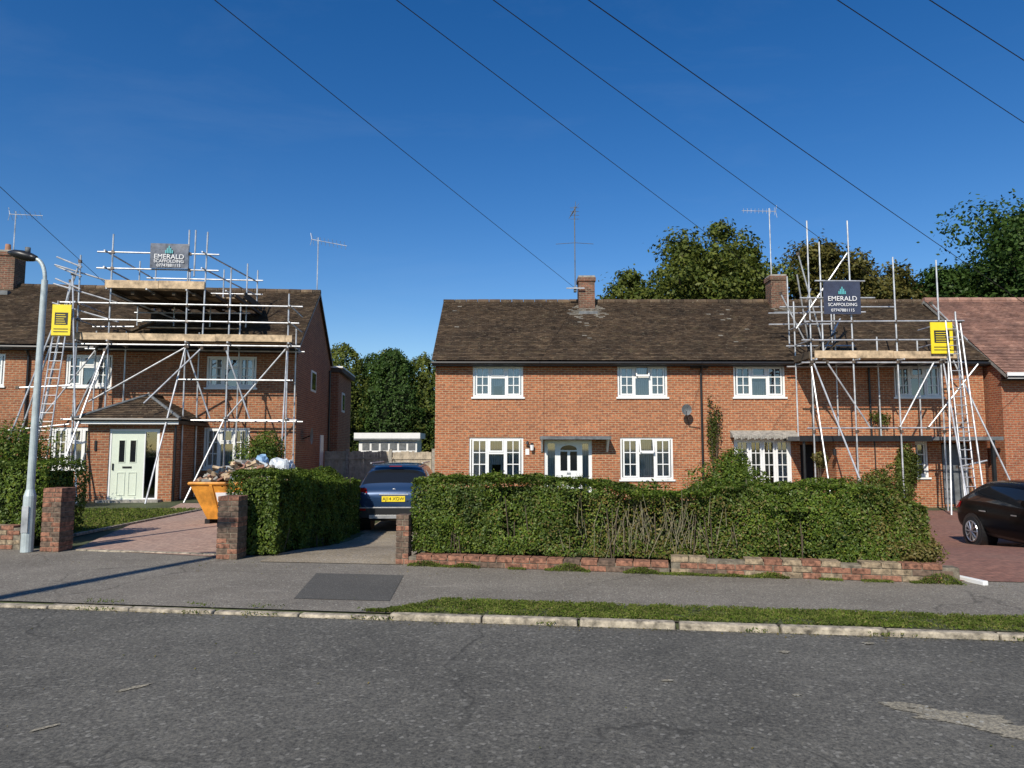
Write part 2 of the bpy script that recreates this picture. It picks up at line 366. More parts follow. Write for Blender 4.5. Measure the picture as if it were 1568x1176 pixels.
def lawn(name,x0,x1,y0,y1,n,size=.03):
    patch_sheet(name+'_turf',lay(x0),lay(x1),lay(y0),lay(y1),8,8,.006,M_grassB)
    P=[(lambda x,y:(x,y,H(x,y)+.02+random.random()*.02))(random.uniform(x0,x1),random.uniform(y0,y1)) for _ in range(n)]
    nn=rng.normal(0,1,(n,3)); nn[:,2]=np.abs(nn[:,2]); leafmesh(name,P,nn,size,M_grass,jit=.2,asp=.4)
lawn('lawn',-14,-8.0,12.8,18.6,18000,.035)
lawn('lawn',-1,5.3,11.2,23,7000,.045)
mb=MB(); mb.obox((5.42,9.0,.01),(.07,1.1,.07),Matrix.Rotation(R(12),3,'Z'),M_white); mb.obj('drive_edging_strip',bevel=.01)
mb=MB()
for i in range(14):
    mb.obox((-6.7+i*.2*.985,11.30-.04*i-.02,.0),(.19,.09,.03),Matrix.Rotation(R(-10),3,'Z'),M_kerb)
for i in range(20): mb.obox((-7.93,12.9+i*.3,.02),(.06,.29,.05),Matrix.Rotation(0,3,'Z'),M_kerb)
mb.obj('drive_edging_blocks',bevel=.005)
P=[]
for i in range(1700):
    u=random.uniform(-7,9); v=random.choice([random.gauss(-.06,.05),random.gauss(2.45,.25),random.uniform(-3,2.6) if random.random()<.25 else -.03]); x,y=RF(u,v); P.append((x,y,(ZR if v<.02 else .002)+.008))
nn=np.tile([0,0,1.],(len(P),1)); leafmesh('fallen_leaves',P,nn,.011,M_hedgeB,jit=.25)

# ------------------------------------------------------------ house parts
def wall(mb,x0,x1,z0,z1,y,ops,mat,dep=.11):
    xs=sorted({x0,x1,*[o[0] for o in ops],*[o[1] for o in ops]}); zs=sorted({z0,z1,*[o[2] for o in ops],*[o[3] for o in ops]})
    for a,b in zip(xs,xs[1:]):
        for c,d in zip(zs,zs[1:]):
            mx,mz=(a+b)/2,(c+d)/2
            if any(o[0]<mx<o[1] and o[2]<mz<o[3] for o in ops): continue
            mb.poly([(a,y,c),(b,y,c),(b,y,d),(a,y,d)],mat)
    for a,b,c,d in ops:
        mb.poly([(a,y,c),(a,y+dep,c),(a,y+dep,d),(a,y,d)],mat); mb.poly([(b,y,c),(b,y,d),(b,y+dep,d),(b,y+dep,c)],mat)
        mb.poly([(a,y,d),(a,y+dep,d),(b,y+dep,d),(b,y,d)],mat); mb.poly([(a,y,c),(b,y,c),(b,y+dep,c),(a,y+dep,c)],mat)
def rect_frame(mb,x0,x1,z0,z1,y0,y1,t,mat):
    mb.box(x0,x0+t,y0,y1,z0,z1,mat); mb.box(x1-t,x1,y0,y1,z0,z1,mat)
    mb.box(x0+t,x1-t,y0,y1,z0,z0+t,mat); mb.box(x0+t,x1-t,y0,y1,z1-t,z1,mat)
def window(fr,gl,cu,x0,x1,z0,z1,y,cols=3,bars=True,curt='net',sill=True,open_top=False):
    rect_frame(fr,x0,x1,z0,z1,y+.035,y+.10,.065,M_white)
    w=(x1-x0-.13)/cols; a=x0+.065
    for i in range(cols):
        xa=a+i*w; xb=xa+w
        if i: fr.box(xa-.03,xa+.03,y+.037,y+.098,z0+.065,z1-.065,M_white)
        zt=z0+.065+(z1-z0-.13)*.64
        centre=(cols==3 and i==1)
        if centre or not bars:
            fr.box(xa+.03,xb-.03,y+.039,y+.096,zt-.035,zt+.035,M_white)
            if open_top and centre:
                fr.hexa([(xa+.032,y-.12,zt+.03),(xb-.032,y-.12,zt+.03),(xb-.032,y-.09,zt+.03),(xa+.032,y-.09,zt+.03),(xa+.032,y-.09,zt+.08),(xb-.032,y-.09,zt+.08),(xb-.032,y-.06,zt+.08),(xa+.032,y-.06,zt+.08)],M_white)
                for xx in (xa+.032,xb-.072): fr.hexa([(xx,y-.12,zt+.03),(xx+.04,y-.12,zt+.03),(xx+.04,y-.09,zt+.03),(xx,y-.09,zt+.03),(xx,y+.01,z1-.06),(xx+.04,y+.01,z1-.06),(xx+.04,y+.034,z1-.06),(xx,y+.034,z1-.06)],M_white)
            else: rect_frame(fr,xa+.032,xb-.032,zt+.037,z1-.067,y+.022,y+.06,.05,M_white)
        else:
            rect_frame(fr,xa+.032,xb-.032,z0+.067,z1-.067,y+.022,y+.06,.05,M_white)
            h=(z1-z0-.22)/3
            for k in (1,2): fr.box(xa+.08,xb-.08,y+.03,y+.058,z0+.11+h*k-.015,z0+.11+h*k+.015,M_white)
            xm=(xa+xb)/2; fr.box(xm-.015,xm+.015,y+.032,y+.056,z0+.11,z1-.11,M_white)
    gl.poly([(x0,y+.07,z0),(x1,y+.07,z0),(x1,y+.07,z1),(x0,y+.07,z1)],M_glass)
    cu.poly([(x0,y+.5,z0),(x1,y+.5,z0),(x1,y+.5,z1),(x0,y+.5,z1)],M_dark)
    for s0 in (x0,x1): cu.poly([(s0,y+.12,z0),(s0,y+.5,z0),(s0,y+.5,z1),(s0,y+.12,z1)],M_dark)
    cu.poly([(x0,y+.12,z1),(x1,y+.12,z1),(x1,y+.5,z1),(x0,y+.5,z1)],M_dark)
    W=x1-x0
    def cur(a,b,c,d,yy=.16):
        n=max(4,int((b-a)/.04))
        for i in range(n):
            xa=a+(b-a)*i/n; xb=a+(b-a)*(i+1)/n; o=.02*math.sin(i*1.9); o2=.02*math.sin((i+1)*1.9)
            cu.poly([(xa,y+yy+o,c),(xb,y+yy+o2,c),(xb,y+yy+o2,d),(xa,y+yy+o,d)],M_curt)
    if curt=='net': cur(x0+.03,x1-.03,z0+.03,z1-.03)
    elif curt=='net2': cur(x0+.03,x0+W*.42,z0+.03,z1-.03); cur(x0+W*.58,x1-.03,z0+.03,z1-.03); cur(x0+W*.42,x0+W*.58,z0+(z1-z0)*.35,z1-.03)
    elif curt=='half': cur(x0+.03,x1-.03,z0+.03,z0+(z1-z0)*.5)
    elif curt=='sides': cur(x0+.03,x0+W*.28,z0+.03,z1-.03); cur(x1-W*.28,x1-.03,z0+.03,z1-.03)
    if sill: fr.box(x0-.05,x1+.05,y-.05,y+.035,z0-.06,z0-.003,M_white)
def roof_slope(mb,x0,x1,e,r,mat,course=.1,w=.168,pale=()):
    e=Vector((0,*e));r=Vector((0,*r)); L=(r-e).length; d=(r-e)/L; n=Vector((0,-d.z,d.y))
    if n.z<0:n=-n
    mb.poly([(x0,e.y,e.z),(x1,e.y,e.z),(x1,r.y,r.z),(x0,r.y,r.z)],M_under)
    nc=int(L/course); course=L/nc
    for c in range(nc):
        s0=c*course-.01; s1=s0+course*1.02; off=(w/2 if c%2 else 0); x=x0-off
        while x<x1:
            a=max(x,x0)+.002; b=min(x+w,x1)-.002; x+=w
            if b-a<.02: continue
            j=random.uniform(0,.007); l=.026+j; t=random.uniform(-.003,.003)
            sag=.012*noise.noise(Vector((a*.5,c*.08,0)))
            p=e+d*s0+n*(l+sag+.012); q=e+d*s1+n*(.014+sag)
            mm=mat
            for (cx,cs,rx,rs,pr) in pale:
                if ((a-cx)/rx)**2+((s0-cs)/rs)**2<1 and random.random()<pr: mm=M_tilePale
            mb.poly([(a,p.y+t,p.z-t),(b,p.y-t,p.z+t),(b,q.y,q.z),(a,q.y,q.z)],mm)
            mb.poly([(a,p.y+t,p.z-t),(b,p.y-t,p.z+t),(b,p.y-n.y*.014,p.z-n.z*.014),(a,p.y-n.y*.014,p.z-n.z*.014)],mm)
    return L
def ridge(mb,x0,x1,y,z,mat):
    x=x0
    while x<x1-.05:
        b=min(x+.44,x1); mb.tube((x+.004,y,z-.05+random.uniform(0,.012)),(b-.004,y,z-.05+random.uniform(0,.012)),.12,mat,10); x+=.45
def chimney(name,x,y,w,d,z0,z1,parent,pots=0,mat=None):
    mb=MB(); m=mat or M_brickOld
    mb.box(x-w/2,x+w/2,y-d/2,y+d/2,z0,z1-.22,m); mb.box(x-w/2-.04,x+w/2+.04,y-d/2-.04,y+d/2+.04,z1-.22,z1-.07,m)
    mb.box(x-w/2-.01,x+w/2+.01,y-d/2-.01,y+d/2+.01,z1-.07,z1,M_conc)
    for i in range(pots):
        px=x+(i-(pots-1)/2)*.3; mb.tube((px,y,z1),(px,y,z1+.3),.11,M_pot,10,.09)
    mb.box(x-w/2-.05,x+w/2+.05,y-d/2-.42,y-d/2-.001,z0+.0,z0+.16,M_lead)
    return mb.obj(name,parent)
def house(name,loc,rotz,x0,x1,depth,z0,ze,zr,ops,wins,bm,tm,overhang=.32,pale=()):
    E=empty(name,loc,rotz)
    mb=MB(); wall(mb,x0,x1,z0,ze,0,list(ops),bm)
    my=depth/2
    for x in (x0,x1):
        mb.poly([(x,0,z0),(x,depth,z0),(x,depth,ze),(x,my,zr-.08),(x,0,ze)],bm)
    mb.poly([(x0,depth,z0),(x1,depth,z0),(x1,depth,ze),(x0,depth,ze)],bm)
    mb.obj('walls',E)
    lt=MB()
    for o in ops:
        x=o[0]-.1
        while x<o[1]+.1: lt.box(x+.006,x+.066,-.007,.02,o[3]+.002,o[3]+.21,bm); x+=.075
    lt.obj('lintels',E)
    rf=MB(); sl=(zr-ze)/my; ez=ze-overhang*sl+.02
    roof_slope(rf,x0-.1,x1+.1,(-overhang,ez+.1),(my,zr+.02),tm,pale=pale)
    rf.poly([(x0-.1,depth+overhang,ez+.1),(x1+.1,depth+overhang,ez+.1),(x1+.1,my,zr+.02),(x0-.1,my,zr+.02)],tm)
    ridge(rf,x0-.1,x1+.1,my,zr+.06,tm)
    for x in (x0-.1,x1+.1):
        rf.poly([(x,-overhang,ez+.1),(x,-overhang,ez-.02),(x,my,zr-.1),(x,my,zr+.02)],M_conc)
        rf.poly([(x,depth+overhang,ez+.1),(x,depth+overhang,ez-.02),(x,my,zr-.1),(x,my,zr+.02)],M_conc)
    rf.obj('roof',E)
    g=MB(); g.box(x0-.08,x1+.08,-overhang+.03,-overhang+.055,ez-.07,ez+.08,M_black)
    g.box(x0-.08,x1+.08,-overhang+.056,-.001,ez-.07,ez-.05,M_black)
    g.tube((x0-.1,-overhang-.03,ez+.02),(x1+.1,-overhang-.03,ez+.0),.055,M_black,8)
    g.obj('gutter',E)
    fr=MB();gl=MB();cu=MB()
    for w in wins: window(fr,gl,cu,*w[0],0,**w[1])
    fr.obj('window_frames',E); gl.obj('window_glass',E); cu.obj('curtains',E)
    return E,ez

ops=[(-1.33,.38,3.3,4.38),(3.58,5.27,3.3,4.38),(7.52,9.27,3.3,4.38),(12.98,14.6,3.3,4.38),
     (-1.44,.38,.53,1.93),(3.64,5.42,.53,1.93),(1.09,2.69,-.28,1.84),(7.47,9.4,-.28,1.9),(13.3,14.0,.6,1.8),(14.45,15.4,-.3,1.75),(9.7,10.15,-.28,1.7)]
wins=[(ops[0],dict(curt='net2')),(ops[1],dict(curt='net',open_top=True)),(ops[2],dict(curt='half')),(ops[3],dict(curt='sides')),
      (ops[4],dict(curt='net2')),(ops[5],dict(curt='net',open_top=True)),(ops[8],dict(cols=1,curt='none'))]
HM,ez=house('brick_house',(0,24,0),0,-2.6,16.0,7.2,-.6,4.62,7.28,ops,wins,M_brick,M_tile,
    pale=[(2.9,4.1,.6,.4,.8),(2.35,3.65,.3,.55,.6),(3.3,3.6,.25,.4,.7),(10.4,4.1,.5,.3,.7),(-2.2,3.0,.2,2.5,.05),(2.5,2.2,.3,1.6,.10),(7.9,2.5,.7,1.8,.05)])
d=MB()
def door_set(d,x0,x1,z0,z1,y,parts,doorcol):
    rect_frame(d,x0,x1,z0,z1,y+.03,y+.1,.06,M_white)
    for (a,b,kind) in parts:
        w=b-a;h=z1-z0
        if kind=='side':
            rect_frame(d,a,b,z0+.06,z1-.06,y+.04,y+.09,.05,M_white)
            d.poly([(a,y+.07,z0),(b,y+.07,z0),(b,y+.07,z1),(a,y+.07,z1)],M_glass)
            d.poly([(a,y+.12,z0),(b,y+.12,z0),(b,y+.12,z1),(a,y+.12,z1)],M_curt)
        if kind=='dark':
            rect_frame(d,a,b,z0+.06,z1-.06,y+.04,y+.09,.03,M_white)
            d.poly([(a,y+.07,z0),(b,y+.07,z0),(b,y+.07,z1),(a,y+.07,z1)],M_glass)
            d.poly([(a,y+.11,z0),(b,y+.11,z0),(b,y+.11,z1),(a,y+.11,z1)],M_dark)
        if kind=='door':
            d.box(a,b,y+.045,y+.09,z0+.03,z1-.06,doorcol)
            for sx in (.16,.56):
                d.box(a+w*sx,a+w*(sx+.28),y+.036,y+.0445,z0+h*.52,z0+h*.82,M_carG)
                d.box(a+w*sx,a+w*(sx+.28),y+.033,y+.0445,z0+h*.10,z0+h*.40,doorcol)
            n=10
            for i in range(n):
                t0=math.pi*i/n;t1=math.pi*(i+1)/n; cx=a+w/2;cz=z0+h*.845
                d.poly([(cx,y+.035,cz),(cx+math.cos(t0)*w*.34,y+.035,cz+math.sin(t0)*h*.075),(cx+math.cos(t1)*w*.34,y+.035,cz+math.sin(t1)*h*.075)],M_carG)
            d.box(a+w*.42,a+w*.58,y+.03,y+.0445,z0+h*.46,z0+h*.49,M_silver)
        if kind=='slot':
            d.box(a,b,y+.045,y+.09,z0+.03,z1-.06,doorcol)
            for sx in (.24,.58):
                rect_frame(d,a+w*sx-.02,a+w*(sx+.17)+.02,z0+h*.54-.02,z0+h*.84+.02,y+.03,y+.0445,.02,doorcol)
                d.box(a+w*sx,a+w*(sx+.17),y+.036,y+.0444,z0+h*.54,z0+h*.84,M_carG)
            for sx in (.20,.55): rect_frame(d,a+w*sx,a+w*(sx+.25),z0+h*.08,z0+h*.40,y+.03,y+.0445,.02,doorcol)
            d.box(a+w*.36,a+w*.64,y+.03,y+.0445,z0+h*.455,z0+h*.48,M_black)
            d.box(a+w*.05,a+w*.09,y+.015,y+.0445,z0+h*.43,z0+h*.52,M_black)
door_set(d,1.09,2.69,-.28,1.84,0,[(1.15,1.5,'side'),(1.5,2.32,'door'),(2.32,2.63,'side')],M_white)
d.box(.93,3.27,-.55,-.001,1.88,1.96,M_lead); d.box(.93,3.27,-.57,-.552,1.86,1.97,M_lead)
for x in (1.0,3.2): d.hexa([(x-.03,-.05,1.45),(x+.03,-.05,1.45),(x+.03,-.002,1.45),(x-.03,-.002,1.45),(x-.03,-.45,1.878),(x+.03,-.45,1.878),(x+.03,-.002,1.878),(x-.03,-.002,1.878)],M_white)
x0,x1=7.47,9.4
rect_frame(d,x0,x1,-.28,1.9,.03,.1,.06,M_white)
for a,b in ((7.53,8.0),(8.0,8.44),(8.44,8.88),(8.88,9.34)):
    rect_frame(d,a+.003,b-.003,-.22,1.84,.04,.09,.075,M_white)
    for k in (1,2,3,4): d.box(a+.07,b-.07,.05,.08,-.2+k*.4,-.175+k*.4,M_white)
    d.box((a+b)/2-.01,(a+b)/2+.01,.052,.078,-.15,1.78,M_white)
d.poly([(x0,.07,-.28),(x1,.07,-.28),(x1,.07,1.9),(x0,.07,1.9)],M_glass)
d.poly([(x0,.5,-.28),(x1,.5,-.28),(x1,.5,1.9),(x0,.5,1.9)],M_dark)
for a in (7.5,8.9): d.poly([(a,.12,-.28),(a+.45,.12,-.28),(a+.45,.12,1.9),(a,.12,1.9)],M_curt)
d.hexa([(7.35,-.35,1.93),(9.55,-.35,1.93),(9.55,-.002,1.93),(7.35,-.002,1.93),(7.35,-.33,1.98),(9.55,-.33,1.98),(9.55,-.002,2.16),(7.35,-.002,2.16)],M_conc)
for i in range(30): d.box(7.38+i*.0725,7.44+i*.0725,-.37+.01*(i%2),-.352,1.86+.02*(i%3),1.99,M_conc)
d.box(14.5,15.35,.05,.1,-.28,1.7,M_lead); d.box(9.72,10.13,.05,.1,-.28,1.68,M_dark)
d.obj('doors_and_canopy',HM)
e=MB(); e.box(10.35,12.9,-1.2,-.001,-.6,1.80,M_brick); e.box(9.15,13.3,-1.4,-.003,1.81,1.95,M_lead); e.box(13.301,15.95,-.9,-.003,1.83,1.95,M_lead)
e.box(9.13,13.32,-1.42,-1.401,1.79,1.97,M_black)
e.tube((9.3,-1.3,-.4),(9.3,-1.3,1.81),.045,M_black); e.box(15.6,15.7,-.85,-.75,-.4,1.83,M_black)
e.tube((11.6,-1.21,.6),(11.6,-1.21,1.8),.02,M_black)
e.obj('front_extension',HM)
u=MB(); u.path([(6.4,-.25,4.35),(6.4,-.06,4.1),(6.4,-.06,-.3)],.04,M_black)
u.tube((6.05,-.07,4.33),(6.65,-.07,4.33),.06,M_black); u.tube((12.1,-.06,4.3),(12.1,-.06,1.95),.035,M_black)
u.tube((5.87,-.05,2.75),(5.87,-.3,2.8),.015,M_black)
n=14
for i in range(n):
    t0=2*math.pi*i/n;t1=2*math.pi*(i+1)/n
    u.poly([(5.82,-.30,2.85),(5.82+.17*math.cos(t0),-.36,2.85+.19*math.sin(t0)),(5.82+.17*math.cos(t1),-.36,2.85+.19*math.sin(t1))],M_lead)
u.tube((5.82,-.3,2.65),(5.75,-.6,2.8),.01,M_black)
u.path([(5.87,-.02,2.75),(6.0,-.02,2.3),(6.35,-.02,2.25)],.008,M_black)
u.box(.62,.72,-.02,-.001,1.5,1.75,M_black); u.tube((.67,-.12,1.5),(.67,-.12,1.68),.05,M_txt,8,.07); u.box(.45,.58,-.015,-.001,1.35,1.55,M_txt)
u.tube((.52,-.08,1.7),(.52,-.08,1.82),.07,M_black,8,.02)
u.tube((10.2,-1.45,1.35),(10.2,-1.45,1.55),.06,M_black)
u.obj('wall_fittings',HM)
chimney('chimney',2.9,3.4,.62,.62,6.6,8.25,HM); chimney('chimney_right',10.35,3.4,.6,.6,6.6,8.3,HM)
def aerial(name,base,top,parent,elems,boomdir,blen,m=None):
    m=m or M_galv
    mb=MB(); b=Vector(base); t=Vector(top); mb.tube(b,t,.022,m,6)
    bd=Vector(boomdir).normalized(); pd=bd.cross(Vector((0,0,1))).normalized()
    c=t-Vector((0,0,.12)); mb.tube(c-bd*blen*.2,c+bd*blen*.8,.012,m,6)
    for i in range(elems):
        p=c+bd*(blen*(-.15+.9*i/(elems-1))); w=.16+.1*(i==0)
        q=pd*.6+Vector((0,0,1))*.8 ; mb.tube(p-q*w,p+q*w,.007,m,5)
    for s in (-1,1): mb.tube(c-bd*blen*.18,c-bd*blen*.22+Vector((0,0,s*.25)),.01,m,5)
    return mb.obj(name,parent)
aerial('aerial',(2.45,3.1,7.6),(2.45,3.1,11.0),HM,8,(-.1,1,0),1.0,M_lead)
mb=MB()
for s in (-1,1): mb.tube((2.45,3.1,9.55),(2.45+s*.75,3.1+.2*s,9.5+.06*s),.011,M_lead,5)
for k in range(4): mb.tube((2.45-.18,3.1,10.5+k*.15),(2.45+.18,3.1,10.5+k*.15),.009,M_lead,5)
mb.box(2.1,2.8,2.95,3.0,7.7,7.74,M_galv); mb.box(2.4,2.5,3.0,3.2,7.6,7.8,M_lead); mb.obj('dipole_aerial',HM)
aerial('aerial_right',(10.15,3.3,7.8),(10.15,3.3,11.0),HM,9,(-.75,.3,.12),1.3)

ROT=R(5.5); LX=(-7.3,24,0)
ops=[(-7.47,-6.0,3.6,4.66),(-2.98,-1.35,3.6,4.66),(-11.1,-9.35,3.6,4.66),(-14.8,-13.1,3.6,4.66),
     (-7.8,-6.3,.9,2.26),(-2.98,-1.5,.9,2.26),(-11.4,-9.6,.9,2.26)]
wins=[(o,dict(curt=c)) for o,c in zip(ops,['half','sides','net','net','net','net','net'])]
HL,ezl=house('brick_house',LX,ROT,-19,0,7.2,-.2,5.05,7.66,ops,wins,M_brickL,M_tile)
chimney('chimney',-11.6,3.6,.95,.7,7.2,9.0,HL,1)
ex=MB(); ex.box(-4,.33,7.25,11.5,-.2,4.9,M_brickL); ex.box(-4.1,.5,7.15,11.6,4.91,5.10,M_woodD); ex.box(-4.1,.52,7.13,11.62,5.101,5.17,M_white)
ex.box(.331,.36,8.3,9.2,3.2,4.1,M_white); ex.box(.361,.365,8.4,9.1,3.3,4.0,M_carG)
ex.obj('rear_extension',HL)
sd=MB()
sd.box(.001,.03,2.5,3.5,3.7,4.5,M_white); sd.box(.031,.034,2.6,3.4,3.78,4.42,M_carG)
sd.box(.001,.03,4.8,5.5,.1,2.1,M_white); sd.tube((.06,6.6,4.9),(.06,6.6,0),.04,M_black)
sd.path([(-8.6,-.25,4.85),(-8.6,-.06,4.6),(-8.6,-.06,0)],.04,M_black)
n=16
for i in range(n):
    t0=2*math.pi*i/n;t1=2*math.pi*(i+1)/n
    sd.poly([(.25,1.2,2.0),(.32,1.2+.28*math.cos(t0),2.0+.3*math.sin(t0)),(.32,1.2+.28*math.cos(t1),2.0+.3*math.sin(t1))],M_lead)
sd.tube((0,1.2,1.9),(.25,1.2,2.0),.02,M_black)
sd.obj('side_fittings',HL)
p=MB(); px0,px1=-5.62,-3.15; pf=-2.2
wall(p,px0,px1,-.2,2.3,pf,[(-5.0,-3.55,0,2.15)],M_brickL)
p.poly([(px0,pf,-.2),(px0,0,-.2),(px0,0,2.3),(px0,pf,2.3)],M_brickL); p.poly([(px1,pf,-.2),(px1,-.001,-.2),(px1,-.001,2.3),(px1,pf,2.3)],M_brickL)
p.box(px0-.22,px1+.22,pf-.25,-.002,2.3,2.40,M_woodD); p.box(px0-.22,px1+.22,pf-.27,pf-.252,2.29,2.41,M_white)
door_set(p,-5.0,-3.55,0,2.15,pf,[(-4.94,-4.0,'slot'),(-4.0,-3.61,'dark')],M_door)
p.box(-5.15,-3.4,pf-.35,pf-.001,-.05,.05,M_conc)
p.tube((px1+.1,pf-.12,2.25),(px1+.1,pf-.12,0),.035,M_black); p.tube((px0-.24,pf-.31,2.42),(px1+.24,pf-.31,2.42),.05,M_black)
p.box(-5.4,-5.34,pf-.03,pf-.001,1.5,1.8,M_black)
p.obj('porch',HL)
pr=MB(); a0,a1=px0-.27,px1+.27; f=pf-.3; apx=(px0+px1)/2; ap=(apx,pf+1.15,3.25); bk=(apx,0,3.25)
def tri_slope(mb,A,B,C,Dd,mat,nc=13):
    A,B,C,Dd=map(Vector,(A,B,C,Dd))
    for i in range(nc):
        t0=i/nc;t1=(i+1)/nc; l0=A.lerp(Dd,t0);r0=B.lerp(C,t0);l1=A.lerp(Dd,t1);r1=B.lerp(C,t1)
        W=(r0-l0).length; k=max(1,int(W/.17))
        up=Vector((0,0,.02))
        for j in range(k):
            s0=(j+.02)/k;s1=(j+.98)/k
            mb.poly([l0.lerp(r0,s0)+up,l0.lerp(r0,s1)+up,l1.lerp(r1,s1),l1.lerp(r1,s0)],mat)
    dn=Vector((0,0,.01))
    mb.poly([A-dn,B-dn,C-dn,Dd-dn] if (C-Dd).length>.01 else [A-dn,B-dn,C-dn],M_under)
tri_slope(pr,(a0,f,2.44),(a1,f,2.44),ap,ap,M_tile)
tri_slope(pr,(a1,f,2.44),(a1,0,2.44),bk,ap,M_tile)
tri_slope(pr,(a0,0,2.44),(a0,f,2.44),ap,bk,M_tile)
for c in ((a0,f,2.46),(a1,f,2.46)): pr.tube(c,(ap[0],ap[1],ap[2]+.02),.05,M_lead,6)
pr.tube(ap,bk,.07,M_tile,8); pr.tube((ap[0],ap[1],ap[2]),(ap[0],ap[1],ap[2]+.1),.07,M_conc,8,.02)
pr.obj('porch_roof',HL)
aerial('aerial',(-.05,3.6,7.6),(-.05,3.6,9.9),HL,9,(1,-.2,-.22),1.5)
aerial('aerial_left',(-11.4,3.6,8.9),(-11.4,3.6,10.6),HL,7,(1,-.1,-.05),1.3)

ops=[(1.6,3.3,3.0,4.0),(1.6,3.3,.4,1.8)]
wins=[(o,dict(curt='net')) for o in ops]
HR,_=house('brick_house',(16.12,23.3,0),0,0,9,7.9,-.6,4.15,7.28,ops,wins,M_brickR,M_tileP,overhang=.4)
mb=MB(); mb.box(-.1,9.1,-.47,-.44,3.82,4.02,M_white); mb.obj('fascia',HR)

